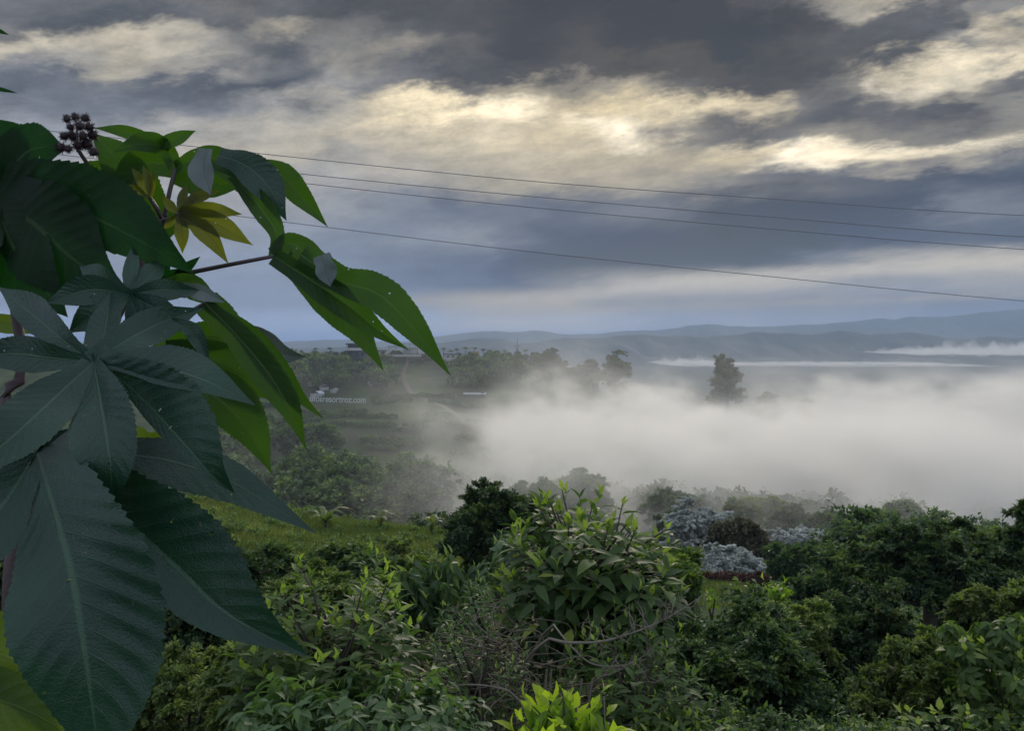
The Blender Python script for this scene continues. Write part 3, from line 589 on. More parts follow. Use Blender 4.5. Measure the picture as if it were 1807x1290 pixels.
cleaf('G', [(290, 490, 1.42), (340, 480, 1.40), (410, 466, 1.37), Fp], [
 ([Fp, (487, 412, 1.36), (460, 368, 1.38), (425, 330, 1.40), (400, 312, 1.41)], 17, 26, dict(base=.5, fold=.5)),
 ([Fp, (545, 492, 1.32), (610, 535, 1.30), (668, 583, 1.29), (722, 618, 1.29)], 26, 26, dict(base=.6, fold=.6)),
 ([Fp, (560, 512, 1.34), (628, 575, 1.33), (655, 615, 1.32), (678, 656, 1.32)], 25, 30, dict(base=.4, fold=.1)),
 ([(530, 450, 1.33), (600, 495, 1.30), (668, 520, 1.27), (730, 580, 1.25), (796, 664, 1.25)], 36, 30, dict(base=.7, fold=.15)),
 ([Fp, (515, 430, 1.36), (560, 470, 1.36), (600, 505, 1.35)], 26, 28, dict(base=.6, fold=.2)),
], 'arching green leaf whose long drooping lobes reach farthest right')
cleaf('U', None, [([(566, 450, 1.29), (574, 474, 1.285), (583, 506, 1.28)], 22, 17, dict(base=.8, holes=0, fold=.5))], 'pale folded-over leaf tip on the far right leaf')
cleaf('U', None, [([(366, 262, 1.36), (360, 296, 1.35), (372, 344, 1.34)], 19, 25, dict(base=.55, holes=0, fold=.5))], 'pale silvery leaf tip folded over at the top')
cleaf('U', None, [([(318, 508, 1.3), (355, 512, 1.27), (398, 534, 1.25)], 10, 18, dict(base=.9, holes=0, fold=.5))], 'pale folded leaf edge below the long stalk')
G = (310, 297, 1.45)
cleaf('G', [(290, 385, 1.45), (300, 335, 1.45), G], [
 ([(300, 262, 1.45), (262, 246, 1.45), (215, 231, 1.44), (164, 225, 1.43)], 12, 12), ([(262, 262, 1.45), (305, 247, 1.44), (346, 230, 1.42)], 13, 15, dict(base=.5)),
 ([G, (292, 262, 1.45), (250, 254, 1.42), (198, 268, 1.40)], 16, 20, dict(base=.7, fold=.5)),
 ([(315, 295, 1.47), (262, 290, 1.48), (232, 330, 1.48), (222, 380, 1.48)], 40, 34, dict(base=.5)),
 ([G, (350, 318, 1.5), (430, 330, 1.5)], 24, 30, dict(base=.8)),
 ([(372, 285, 1.47), (425, 312, 1.46), (462, 345, 1.46), (488, 388, 1.46)], 24, 26, dict(base=.6)),
 ([(425, 285, 1.45), (490, 305, 1.43), (530, 345, 1.42), (579, 401, 1.42)], 24, 22, dict(base=.4)),
 ([G, (345, 280, 1.43), (395, 285, 1.42), (440, 330, 1.41)], 22, 22, dict(base=.5, fold=.4)),
], 'topmost green leaf arching to the right of the fruit cluster')
cleaf('M', None, [([(385, 275, 1.40), (428, 290, 1.385), (470, 325, 1.38), (506, 390, 1.38)], 32, 30, dict(base=.5, fold=.1))], 'blue grey lobe with its upper face turned to the viewer')
cleaf('G', None, [([(300, 420, 1.52), (262, 360, 1.52), (215, 290, 1.5), (160, 232, 1.5)], 42, 44, dict(base=.7)),
 ([(150, 350, 1.52), (185, 320, 1.52), (250, 420, 1.52)], 40, 40, dict(base=.8))], 'broad green leaf behind the fruit cluster')
H = (316, 376, 1.40)
cleaf('Y', [(288, 388, 1.42), (302, 386, 1.41), H], [
 ([H, (365, 370, 1.39), (428, 378, 1.38)], 14, 14, dict(base=.75)), ([H, (375, 392, 1.38), (447, 433, 1.36)], 21, 18, dict(base=.75)), ([H, (365, 410, 1.37), (404, 466, 1.36)], 16, 18, dict(base=.75)),
 ([H, (322, 415, 1.38), (322, 448, 1.38)], 13, 13), ([H, (350, 350, 1.42), (388, 336, 1.43)], 12, 10), ([H, (322, 350, 1.42), (330, 322, 1.43)], 9, 9),
 ([H, (340, 350, 1.42), (352, 330, 1.43)], 8, 8), ([H, (300, 362, 1.42), (285, 345, 1.43)], 9, 9), ([H, (302, 392, 1.40), (288, 404, 1.40)], 8, 8)], 'small yellow young leaf with a dark red centre')
cleaf('Y', [(285, 385, 1.44), (275, 365, 1.43), (262, 345, 1.43)], [
 ([(264, 348, 1.43), (250, 320, 1.43), (232, 295, 1.43)], 9, 9), ([(266, 348, 1.42), (262, 318, 1.42), (252, 290, 1.42)], 8, 8), ([(262, 348, 1.42), (240, 335, 1.42), (222, 325, 1.42)], 8, 8), ([(268, 346, 1.43), (270, 322, 1.43), (266, 300, 1.43)], 7, 7)], 'folded unopened yellow leaf')
I = (362, 535, 1.30)
cleaf('G', [(300, 585, 1.45), (335, 552, 1.37), I], [
 ([I, (415, 590, 1.27), (470, 655, 1.25), (512, 725, 1.24), (541, 795, 1.24)], 36, 28, dict(base=.8, fold=.25)),
 ([I, (430, 580, 1.28), (485, 640, 1.27), (530, 700, 1.26), (574, 742, 1.26)], 20, 20, dict(base=.5, fold=.4)),
 ([(290, 500, 1.36), (330, 500, 1.34), (392, 540, 1.30)], 20, 22, dict(base=.5)),
], 'long dark green leaf hanging right of the stem above the sign')
cleaf('U', None, [([(432, 584, 1.5), (466, 594, 1.5), (497, 622, 1.49), (540, 630, 1.48)], 17, 22, dict(base=.7, holes=1, fold=.5))], 'grey lobe curling over the horizon')
cleaf('G', None, [
 ([(270, 615, 1.5), (340, 598, 1.5), (400, 590, 1.5), (455, 600, 1.5)], 27, 24, dict(base=.8)),
 ([(290, 625, 1.5), (370, 632, 1.48), (440, 668, 1.46), (497, 713, 1.45)], 36, 36, dict(base=.7)),
 ([(310, 660, 1.47), (380, 700, 1.42), (438, 760, 1.40), (479, 835, 1.39)], 56, 32, dict(base=.5)),
 ([(292, 655, 1.5), (325, 690, 1.5), (353, 724, 1.5)], 18, 18),
], 'bright green backlit leaf behind the nearest star')
cleaf('B', None, [([(235, 770, 1.5), (275, 783, 1.5), (325, 788, 1.5)], 22, 22, dict(base=.9))], 'small bright scrap of leaf showing between the dark lobes')
cleaf('B', None, [([(-60, 572, 1.5), (10, 568, 1.5), (80, 588, 1.5)], 14, 20)], 'small bright leaf at the left edge')
cleaf('B', None, [([(-60, 470, 1.5), (-10, 478, 1.5), (26, 492, 1.5)], 24, 24)], 'bright leaf tip at the left edge, the upper of two')
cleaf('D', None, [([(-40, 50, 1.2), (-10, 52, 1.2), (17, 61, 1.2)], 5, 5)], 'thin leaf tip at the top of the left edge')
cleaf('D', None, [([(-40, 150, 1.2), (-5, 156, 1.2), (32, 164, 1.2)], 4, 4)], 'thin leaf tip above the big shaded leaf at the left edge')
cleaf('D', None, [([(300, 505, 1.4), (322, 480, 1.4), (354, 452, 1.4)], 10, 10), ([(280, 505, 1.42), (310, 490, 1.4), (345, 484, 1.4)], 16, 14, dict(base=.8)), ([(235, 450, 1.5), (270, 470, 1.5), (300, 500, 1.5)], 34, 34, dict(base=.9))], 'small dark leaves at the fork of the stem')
sb = MB()
sb.tube(curve([np.array([c0[0], c0[1], c0[2]-.2]), P(20, 1250, 1.42), P(45, 900, 1.45), P(120, 700, 1.5), P(205, 560, 1.5), P(243, 450, 1.48), P(288, 388, 1.44)], 50)-c0, .017, .008, 10)
sb.tube(curve([P(60, 850, 1.45), P(10, 700, 1.4), P(40, 640, 1.42), P(-12, 345, 1.44)], 24)-c0, .012, .005, 8)
sb.tube(curve([P(240, 455, 1.48), P(200, 350, 1.46), P(155, 290, 1.40), P(137, 262, 1.38)], 18)-c0, .0045, .003, 8)
sb.tube(curve([P(245, 450, 1.48), P(262, 490, 1.46), P(290, 490, 1.42)], 8)-c0, .006, .005, 8)
sb.build('stem', MAT['stem'], castor, smooth=True)
fc = MB(); fc.tube(curve([P(137, 268, 1.38), P(136, 235, 1.38), P(135, 208, 1.38)], 8)-c0, .0022, .001, 6); fo = fc.build('fruit_cluster', MAT['petiole'], castor)
rr = np.random.default_rng(5)
def capsule_mesh():
    mb = MB(); th = np.linspace(.05, math.pi-.05, 9); n = 12; V = []
    for a in th:
        for k in range(n):
            b_ = k*2*math.pi/n; q = 1+.10*math.cos(3*b_); V.append([math.sin(a)*math.cos(b_)*q, math.sin(a)*math.sin(b_)*q, math.cos(a)*1.1])
    V = np.array(V)*.0075; ii = np.arange(9*n).reshape(9, n)
    mb.add(V, None, np.stack([ii[:-1], np.roll(ii[:-1], -1, 1), np.roll(ii[1:], -1, 1), ii[1:]], -1).reshape(-1, 4))
    for _ in range(80):
        u = unit(rr.normal(size=3)); v = unit(np.cross(u, [.3, .5, .8])); p = u*.0072
        mb.add([p+v*.0009, p-v*.0009, p+np.cross(u, v)*.0009, u*.0145], [[0, 1, 3], [1, 2, 3], [2, 0, 3]])
    return mb.build('capsule', MAT['capsule'], fo, smooth=False)
cap = capsule_mesh(); first = True
for (px, py, dz) in [(118, 210, 0), (133, 206, .01), (150, 208, 0), (124, 224, -.01), (141, 222, -.012), (158, 224, 0), (113, 240, 0), (128, 240, .01), (146, 240, -.01), (163, 238, .01), (108, 260, 0), (120, 262, -.01), (138, 256, 0), (154, 254, .008), (165, 268, 0)]:
    o = cap if first else cap.copy()
    if not first: COL.objects.link(o); o.parent = fo
    first = False; o.location = tuple(P(px, py, 1.38+dz)-c0); o.rotation_euler = tuple(rr.uniform(0, 6, 3)); s_ = rr.uniform(.62, .9); o.scale = (s_, s_, s_)

# ------------------------------------------------------------------ near bushes
shrub('leafy_bush', 'tall bush of long glossy leaves with pale upright shoots, right of the big castor leaf', 'bush', 590, 1005, 1275, 4.6, 310, 'stems', 'broad', nl=85, per=28, leaf=.12, asp=.34, young=.32, limbs=30, seed=2)
shrub('leafy_bush', 'tall upright bush in the centre with hanging dark leaves and a few yellow ones', 'bush', 1040, 884, 1110, 6.6, 285, 'stems', 'broad_dark', nl=105, per=26, leaf=.175, asp=.36, droop=1.4, young=.32, limbs=46, seed=5)
shrub('leafy_bush', 'pale green low shrub along the bottom edge, left of the yellow green shoots', 'bush', 640, 1232, 1370, 3.7, 420, 'big', 'pale', nl=150, per=11, leaf=.072, asp=.42, young=.1, droop=.15, limbs=24, seed=3)
shrub('leafy_bush', 'glowing yellow green shoots with broad leaves at the bottom centre', 'bush', 1008, 1228, 1370, 3.0, 185, 'big', 'bright', nl=40, per=9, leaf=.095, asp=.46, droop=1.3, young=.4, limbs=14, seed=4)
shrub('leafy_bush', 'fine-leaved light green shrub at the foot of the tall central bush', 'bush', 905, 1010, 1200, 6.9, 250, 'stems', 'pale', nl=90, per=30, leaf=.10, asp=.22, droop=.2, young=.15, limbs=26, seed=6)
shrub('drooping_bush', 'dark rounded bush with drooping fronds behind the glossy bush', 'bush', 790, 990, 1160, 8.2, 190, 'big', 'deep', nl=75, per=12, leaf=.17, asp=.25, droop=1.0, young=.15, limbs=24, seed=7)
shrub('leafy_bush', 'tangled shrub with a few yellow leaves under the bare branch', 'bush', 1120, 1110, 1350, 5.4, 250, 'stems', 'broad', nl=70, per=26, leaf=.10, asp=.35, droop=.6, young=.15, limbs=26, seed=8)
shrub('leafy_bush', 'light green mound at the bottom edge, right of the yellow green shoots', 'bush', 1215, 1268, 1390, 5.0, 190, 'big', 'mid', nl=60, per=11, leaf=.075, asp=.4, droop=.2, young=.4, limbs=18, seed=9)
shrub('round_shrub', 'grey green small-leaved shrub between the big castor leaf and the glossy bush', 'bush', 330, 1150, 1380, 6.2, 240, 'small', 'olive', nl=34, lr=.3, per=420, leaf=.055, seed=10)
shrub('leafy_bush', 'fine green weeds growing up through the dry brush', 'bush', 850, 1105, 1270, 4.9, 190, 'stems', 'mid', nl=34, per=26, leaf=.055, asp=.3, droop=.4, young=.2, limbs=24, seed=31)
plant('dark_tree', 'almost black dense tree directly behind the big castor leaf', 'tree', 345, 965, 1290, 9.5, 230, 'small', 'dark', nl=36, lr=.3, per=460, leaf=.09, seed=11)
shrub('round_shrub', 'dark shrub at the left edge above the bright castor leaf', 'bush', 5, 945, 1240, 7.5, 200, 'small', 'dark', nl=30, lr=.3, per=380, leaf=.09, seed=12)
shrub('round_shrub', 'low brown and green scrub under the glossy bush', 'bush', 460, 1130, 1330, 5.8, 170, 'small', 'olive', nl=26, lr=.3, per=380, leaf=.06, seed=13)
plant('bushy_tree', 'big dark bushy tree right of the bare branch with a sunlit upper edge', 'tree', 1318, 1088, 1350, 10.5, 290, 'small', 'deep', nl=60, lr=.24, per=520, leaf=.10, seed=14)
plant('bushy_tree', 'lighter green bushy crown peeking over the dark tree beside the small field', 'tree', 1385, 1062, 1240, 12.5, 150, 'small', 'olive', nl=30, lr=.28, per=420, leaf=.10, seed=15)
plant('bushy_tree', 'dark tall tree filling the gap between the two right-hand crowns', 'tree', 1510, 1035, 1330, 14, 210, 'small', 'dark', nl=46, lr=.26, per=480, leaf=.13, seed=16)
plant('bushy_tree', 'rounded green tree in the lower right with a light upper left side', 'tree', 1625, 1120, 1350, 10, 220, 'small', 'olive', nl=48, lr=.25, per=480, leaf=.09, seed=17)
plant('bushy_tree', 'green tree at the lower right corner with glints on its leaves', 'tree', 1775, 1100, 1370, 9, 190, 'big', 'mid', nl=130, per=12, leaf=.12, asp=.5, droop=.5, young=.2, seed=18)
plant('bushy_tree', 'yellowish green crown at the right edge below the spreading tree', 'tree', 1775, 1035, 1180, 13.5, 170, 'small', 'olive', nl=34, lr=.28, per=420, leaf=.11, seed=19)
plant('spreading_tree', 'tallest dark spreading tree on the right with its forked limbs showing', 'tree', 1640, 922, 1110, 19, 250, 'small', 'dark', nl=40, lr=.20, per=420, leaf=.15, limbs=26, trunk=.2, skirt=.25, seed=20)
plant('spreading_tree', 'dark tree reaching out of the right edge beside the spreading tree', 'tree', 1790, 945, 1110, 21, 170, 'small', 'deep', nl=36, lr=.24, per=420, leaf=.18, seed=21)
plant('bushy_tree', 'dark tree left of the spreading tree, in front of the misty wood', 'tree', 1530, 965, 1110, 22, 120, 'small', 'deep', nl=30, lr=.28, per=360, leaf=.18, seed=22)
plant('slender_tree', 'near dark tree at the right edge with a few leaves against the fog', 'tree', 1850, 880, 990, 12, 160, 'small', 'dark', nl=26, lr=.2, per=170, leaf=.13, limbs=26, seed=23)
shrub('leafy_bush', 'young plant with pale upright leaves at the bottom right', 'bush', 1672, 1240, 1370, 6.2, 150, 'stems', 'mid', nl=14, per=16, leaf=.13, asp=.42, droop=.3, young=.5, limbs=20, seed=24)
plant('conical_tree', 'dark green conical tree left of the tall central bush', 'tree', 868, 862, 1040, 22, 190, 'small', 'dark', nl=52, lr=.24, per=440, leaf=.15, cone=False, seed=25)
shrub('leafy_bush', 'small yellow green bush at the foot of the dark conical tree', 'bush', 898, 945, 1020, 17, 60, 'big', 'pale', nl=26, per=10, leaf=.22, seed=26)
for k, (px, a, b_, d, ww, mt, lb) in enumerate([
 (620, 965, 1060, 24, 170, 'deep', 'dark low thicket on the slope above the glossy bush'), (470, 968, 1060, 24, 130, 'deep', 'dark thicket on the slope beside the pale castor tip'),
 (735, 985, 1060, 24, 90, 'olive', 'olive scrub on the hillock left of the dark conical tree'), (560, 1000, 1100, 16, 170, 'olive', 'olive bushes just behind the pale shoots of the glossy bush'),
 (1190, 985, 1080, 15, 110, 'mid', 'sunlit green bush right of the tall central bush'), (1470, 1010, 1120, 26, 120, 'deep', 'dark bush below the silver canopy, left of the dark tall tree'),
 (1405, 1025, 1095, 42, 85, 'dark', 'dark round bush right of the red shrub'), (1425, 965, 1030, 55, 120, 'deep', 'dark green trees directly under the whitest canopy'),
 (690, 1030, 1130, 13, 150, 'mid', 'mid green bush between the glossy bush and the drooping bush'), (1700, 1020, 1120, 24, 110, 'olive', 'olive bush seen through the fork of the spreading tree')]):
    shrub('round_shrub', lb, 'bush', px, a, b_, d, ww, 'small', mt, nl=34, lr=.26, per=380, leaf=.008*d+.02, seed=40+k)

# grassy-looking plants standing on the hillock
for k, (px, py, d, s_, lb) in enumerate([(575, 905, 37, 1.0, 'banana plant with yellow green fronds on the hillock, leftmost of three'), (672, 925, 38, .75, 'small banana plant on the hillock crest, middle of three'), (762, 928, 38, .85, 'yellowish banana plant on the hillock beside the dark conical tree')]):
    x, y = P(px, py, d)[:2]; g = gz(x, y); e = empty('banana_plant', (x, y, g), lb, 'plant', 'banana plants on the hillock'); r = np.random.default_rng(70+k)
    fb = MB()
    for j in range(8):
        a = j*2.4+r.uniform(0, 1); L = s_*r.uniform(.8, 1.2); el = r.uniform(.5, 1.25)
        mid = np.array([math.cos(a)*math.cos(el)*L*.55, math.sin(a)*math.cos(el)*L*.55, .5*s_+math.sin(el)*L*.7]); tip = np.array([math.cos(a)*L, math.sin(a)*L, .5*s_+math.sin(el)*L*.55])
        c = curve([[0, 0, .45*s_], mid, tip], 9); sd_ = np.array([-math.sin(a), math.cos(a), 0.])
        wd = .12*s_*np.sin(np.linspace(.12, 1, 9)*math.pi)**.6
        Vv = np.concatenate([c+sd_*wd[:, None]-[0, 0, .04], c, c-sd_*wd[:, None]-[0, 0, .04]]); i9 = np.arange(8)
        fb.add(Vv, None, np.concatenate([np.stack([i9, i9+1, i9+10, i9+9], 1), np.stack([i9+9, i9+10, i9+19, i9+18], 1)]), r.uniform(.4, 1))
    fb.build('foliage', MAT['banana'], e, smooth=True); sb = MB(); sb.tube([[0, 0, -.2], [0, 0, .3*s_], [0, 0, .5*s_]], .07*s_, .04*s_, 8); sb.build('stem', MAT['bark'], e)

# ------------------------------------------------------------------ dry brush and bare branches
r = np.random.default_rng(81)
bx = P(890, 1170, 5.1); gx = gz(bx[0], bx[1]); e = empty('dry_brush', (bx[0], bx[1], gx), 'tangled heap of dry brown brush in the lower centre', 'brush'); tb = MB(); lb_ = MB()
for k in range(230):
    c = np.array([r.normal(0, .26), r.normal(0, .25), 0]); h = (bx[2]-gx)+r.uniform(-.55, .22)-.6*abs(c[0])**1.5
    a = r.uniform(0, 6.28); L = r.uniform(.15, .5); p0 = np.array([c[0], c[1], h]); dv_ = np.array([math.cos(a), math.sin(a), r.uniform(-.7, .5)])*L
    tb.tube(curve([p0, p0+dv_*.5+r.normal(0, .06, 3), p0+dv_+[0, 0, -.1*L]], 7), r.uniform(.002, .006), .0012, 4)
    Pn = p0+dv_*r.uniform(0, 1, (3, 1))+r.normal(0, .02, (3, 3)); leaves(lb_, Pn, rdir(3, r)+[0, 0, -.6], rdir(3, r), r.uniform(.03, .06, 3), r.uniform(.010, .018, 3), r.random(3))
for k in range(16):
    p0 = np.array([r.normal(0, .2), r.normal(0, .2), 0]); tb.tube(curve([p0*.4, p0+[0, 0, .5*(bx[2]-gx)], [p0[0]*1.5, p0[1], (bx[2]-gx)]], 7), .015, .006, 5)
tb.build('twigs', MAT['tan'], e); lb_.build('foliage', MAT['dry'], e)
def bare(name, label, pts, r0, d, seed, ntw=26, tl=40):
    r = np.random.default_rng(seed); W = [P(*p) for p in pts]; g = gz(W[0][0], W[0][1]); root = np.array([W[0][0], W[0][1], g])
    e = empty(name, root, label, 'branch'); c = curve(W, 40)-root; mb = MB()
    tg = unit(c[1]-c[0]); mb.tube(curve([[-tg[0]*.5, .55, -.1], [-tg[0]*.42, .5, c[0][2]*.6], c[0]-tg*.16+[0, .12, -.06], c[0]], 16), r0*1.5, r0, 6)
    mb.tube(c, r0, r0*.25, 6); mb.build('limb', MAT['twig'], e, smooth=True); tb = MB()
    for k in range(ntw):
        i = int(r.integers(4, 39)); L = r.uniform(.4, 1.3)*tl/F*d; dr = unit(np.array([r.normal(.3, .6), r.normal(0, .6), r.normal(.1, .8)]))*L
        q = curve([c[i], c[i]+dr*.5+r.normal(0, .12*L, 3), c[i]+dr], 7); tb.tube(q, r0*.38, r0*.12, 4)
        for _ in range(2):
            j = int(r.integers(2, 6)); d2 = unit(r.normal(size=3))*L*.45; tb.tube(curve([q[j], q[j]+d2*.5+r.normal(0, .05*L, 3), q[j]+d2], 5), r0*.2, r0*.08, 4)
    tb.build('twigs', MAT['twig'], e)
bare('bare_branch', 'long bare grey branch curving up to the right, over the tangled shrub', [(1000, 1135, 4.7), (1060, 1133, 4.65), (1120, 1116, 4.6), (1180, 1090, 4.6), (1248, 1046, 4.6)], .008, 4.7, 91, 34, 45)
bare('bare_branch', 'thin bare twig sweeping low and then up toward the round leaf, below the long branch', [(1005, 1140, 4.75), (1045, 1172, 4.7), (1100, 1175, 4.65), (1140, 1155, 4.6), (1172, 1122, 4.6)], .005, 4.7, 92, 18, 30)
bare('bare_branch', 'looping bare twig at the left side of the dry brush', [(915, 1236, 4.6), (890, 1217, 4.6), (830, 1209, 4.6), (778, 1212, 4.6), (764, 1188, 4.6), (776, 1172, 4.6), (815, 1172, 4.6)], .006, 4.7, 93, 14, 30)
bare('bare_branch', 'bare twigs at the lower right of the tangled shrub', [(1080, 1190, 4.9), (1120, 1172, 4.8), (1150, 1205, 4.8), (1195, 1185, 4.8)], .004, 4.8, 94, 14, 30)

# ------------------------------------------------------------------ middle distance
for (px, a, b_, d, ww, lb) in [(1232, 884, 968, 84, 108, 'tall silvery-leaved tree standing behind the green strip'), (1422, 938, 1000, 74, 136, 'wide flat whitish canopy, brightest of the silvery trees'), (1295, 968, 1028, 64, 112, 'low silvery tree above the red hedge')]:
    plant('silvery_tree', lb, 'tree', px, a, b_, d, ww, 'small', 'silver', group='silvery-leaved trees', nl=50, lr=.26, per=800, leaf=.20, asp=.75, top=.3)
plant('round_tree', 'dark bronze round tree between the silvery trees', 'tree', 1302, 920, 1000, 71, 96, 'small', 'brown', nl=40, lr=.28, per=300, leaf=.45)
plant('round_tree', 'small dark tree at the left foot of the tall silvery tree', 'tree', 1190, 905, 960, 92, 60, 'small', 'dark', nl=26, lr=.3, per=240, leaf=.5)
for (px, a, b_, d, ww, mt, lb) in [(1340, 878, 940, 106, 110, 'mid', 'green tree emerging from the fog behind the bronze tree'), (1190, 868, 930, 118, 100, 'deep', 'grey green tree half lost in fog above the tall silvery tree'),
 (1480, 905, 960, 96, 110, 'deep', 'misty dark tree behind the whitest canopy'), (1395, 895, 960, 100, 90, 'dark', 'dark misty tree above the whitest canopy'),
 (1030, 835, 910, 122, 90, 'deep', 'dark tree at the fog edge above the tall central bush'), (950, 850, 920, 115, 80, 'deep', 'dark tree at the fog edge behind the conical tree'),
 (1590, 890, 950, 104, 110, 'deep', 'faint dark tree in fog left of the spreading tree top'), (1560, 980, 1040, 60, 100, 'mid', 'mid green tree behind the dark tree at the edge of the field')]:
    plant('misty_tree', lb, 'tree', px, a, b_, d, ww, 'small', mt, group='trees at the edge of the fog', nl=36, lr=.28, per=240, leaf=.0062*d)
# red hedge, one clipped row
e0 = P(1210, 1022, 57); g0 = gz(e0[0], 57); mb = MB(); r = np.random.default_rng(5)
for k in range(26):
    x = 0+k*.19; n = 150; u = rdir(n, r); Pn = np.array([x, r.normal(0, .1), .9+.15*math.sin(k*1.9)])+u*np.array([.35, .35, .34]); Pn[:, 2] += (g0*0)
    leaves(mb, Pn, u+rdir(n, r)*.6, u, .22*r.uniform(.6, 1.2, n), .12, r.random(n))
he = empty('hedge', (e0[0], 57, -.9+min(g0, P(0, 1010, 57)[2]-.2)), 'low dark red hedge along the far side of the small field', 'hedge'); mb.build('foliage', MAT['red'], he)
sb = MB()
for k in range(13): sb.tube([[k*.38, 0, -.6], [k*.38+.05, .03, .5], [k*.38, 0, 1.0]], .03, .015, 5)
sb.build('stem', MAT['bark'], he)
shrub('round_shrub', 'red-leaved shrub at the right end of the red hedge', 'bush', 1345, 1012, 1062, 52, 36, 'small', 'red', nl=16, lr=.35, per=200, leaf=.3, seed=3)
shrub('leafy_bush', 'thin plant with pale yellow leaves in front of the red shrub', 'bush', 1375, 1018, 1075, 30, 66, 'big', 'bright', nl=9, per=7, leaf=.42, asp=.4, limbs=9, seed=8)
shrub('leafy_bush', 'tiny yellow-leaved sprig at the tip of the long bare branch', 'bush', 1258, 1040, 1110, 14, 34, 'big', 'bright', nl=6, per=6, leaf=.13, limbs=6, seed=9)

def wood(name, label, spots, mat, leaf, seed, per=170, cat='woodland'):
    """many crowns nobody could count through the mist: one object"""
    r = np.random.default_rng(seed); mb = MB()
    for (x, y, R, H) in spots:
        g = gz(x, y); crown_small(mb, np.array([x, y, g+H*.62]), np.array([R, R, H*.48]), r, 12, .36, per, leaf, asp=.6)
    return tag(mb.build(name, MAT[mat]), label, cat, None, 'stuff')
def spots(pxr, dr, n, R, H, seed, cond=None):
    r = np.random.default_rng(seed); out = []
    while len(out) < n:
        px = r.uniform(*pxr); d = r.uniform(*dr)
        if cond and not cond(px, d): continue
        s_ = r.uniform(.7, 1.35); out.append(((px-CX)/F*d, d, R*s_, H*s_))
    return out
wood('misty_wood', 'dense misty wood in the valley left of the fog', spots((-200, 760), (118, 175), 120, 4.0, 8, 1), 'deep', .75, 1)
wood('misty_wood', 'scattered trees climbing the dim slope below the sign', spots((330, 620), (185, 222), 26, 3.8, 6.5, 2), 'deep', .85, 2)
wood('foggy_wood', 'dark wood sinking into the fog in the middle and right', spots((760, 2100), (118, 165), 150, 3.8, 5.0, 3), 'dark', .75, 3)
wood('valley_wood', 'wooded hollow behind the hillock', spots((-100, 1000), (76, 112), 60, 2.6, 4.2, 4), 'dark', .5, 4)
wood('valley_wood', 'wood in the hollow on the right behind the spreading tree', spots((1500, 2200), (48, 92), 80, 2.8, 4.4, 5), 'deep', .4, 5)
wood('hillside_scrub', 'dark scrub covering the steep hill under the ridge', spots((330, 960), (312, 350), 150, 3.4, 4.6, 6, lambda px, d: not (690 < px < 800) and (px < 700 or d < 366)), 'deep', 1.1, 6, 60)
wood('ridge_trees', 'small trees and hedges along the village ridge line', spots((420, 960), (360, 374), 70, 1.4, 1.7, 7), 'dark', .8, 7, 70)
wood('ridge_trees', 'trees going down the end of the ridge into the fog', spots((935, 1120), (345, 372), 40, 2.0, 2.8, 8), 'dark', 1.0, 8, 80)
wood('undergrowth', 'bushy undergrowth filling the near slope between the shrubs', spots((-150, 2000), (5.5, 13), 170, .7, 1.1, 9), 'deep', .05, 9, 260, 'undergrowth')
wood('undergrowth', 'leafy thicket on the slope behind the near bushes', spots((-150, 2000), (12, 25), 130, 1.3, 1.9, 19, lambda px, d: not (150 < px < 860 and d > 15)), 'mid', .075, 19, 330, 'undergrowth')
wood('thicket', 'dark thicket between the tall central bush and the spreading tree', spots((930, 2000), (25, 46), 90, 1.9, 2.9, 20, lambda px, d: not (1180 < px < 1370)), 'deep', .22, 20, 220, 'thicket')
wood('thicket', 'low bushes in front of the small field with the red hedge', spots((1150, 1400), (18, 29), 36, 1.3, 1.8, 21), 'mid', .2, 21, 200, 'thicket')
wood('undergrowth', 'low scrub scattered over the hillock', [(x, y, R, H) for (x, y, R, H) in spots((200, 860), (22, 33), 34, .5, .6, 10)], 'olive', .12, 10, 110, 'undergrowth')
rows_ = []; r = np.random.default_rng(44)
for d0 in (214, 221, 229, 238, 248, 259, 270, 284, 298, 308):
    for px in np.arange(330, 860, 5.0):
        if fbm(np.array([px/45.]), np.array([d0*.37]), 3, 6)[0] > .49 and not (abs(px-596) < 62 and 280 < d0 < 315): d = d0+r.normal(0, .7)+3*math.sin(px*.02+d0); rows_.append(((px-CX)/F*d, d, r.uniform(.7, 1.3), r.uniform(.7, 1.3)))
wood('hedgerows', 'broken rows of low bushes along the terraces around the sign', rows_, 'deep', .5, 31, 16)
wood('weeds', 'tufts of broad-leaved weeds dotted over the grassy hillock', [(x, y, R*.12, H*.06) for (x, y, R, H) in spots((180, 900), (27, 45), 260, 3, 6, 51)], 'mid', .10, 51, 10, 'weeds')
# grass
r = np.random.default_rng(12)
def grass(name, label, pxr, dr, n, h, cat='grass'):
    d = r.uniform(dr[0], dr[1], n); px = r.uniform(pxr[0], pxr[1], n); x = (px-CX)/F*d; z = ground(x, d); keep = fbm(x*.5, d*.5, 3, 8) > .22
    x, d, z = x[keep], d[keep], z[keep]; k = len(x); mb = MB(); ax = rdir(k, r)*.45+[0, 0, 1]
    leaves(mb, np.stack([x, d, z-.02], 1), ax, rdir(k, r), h*r.uniform(.5, 1.3, k), h*.16, np.clip(fbm(x*.3, d*.3, 3, 5)+r.normal(0, .15, k), 0, 1))
    tag(mb.build(name, MAT['grass']), label, cat, None, 'stuff')
grass('grass', 'rough yellow green grass on the hillock', (150, 1000), (24, 48), 190000, .26)
grass('grass', 'short grass on the strips between the silvery trees', (1050, 1500), (50, 100), 90000, .22)

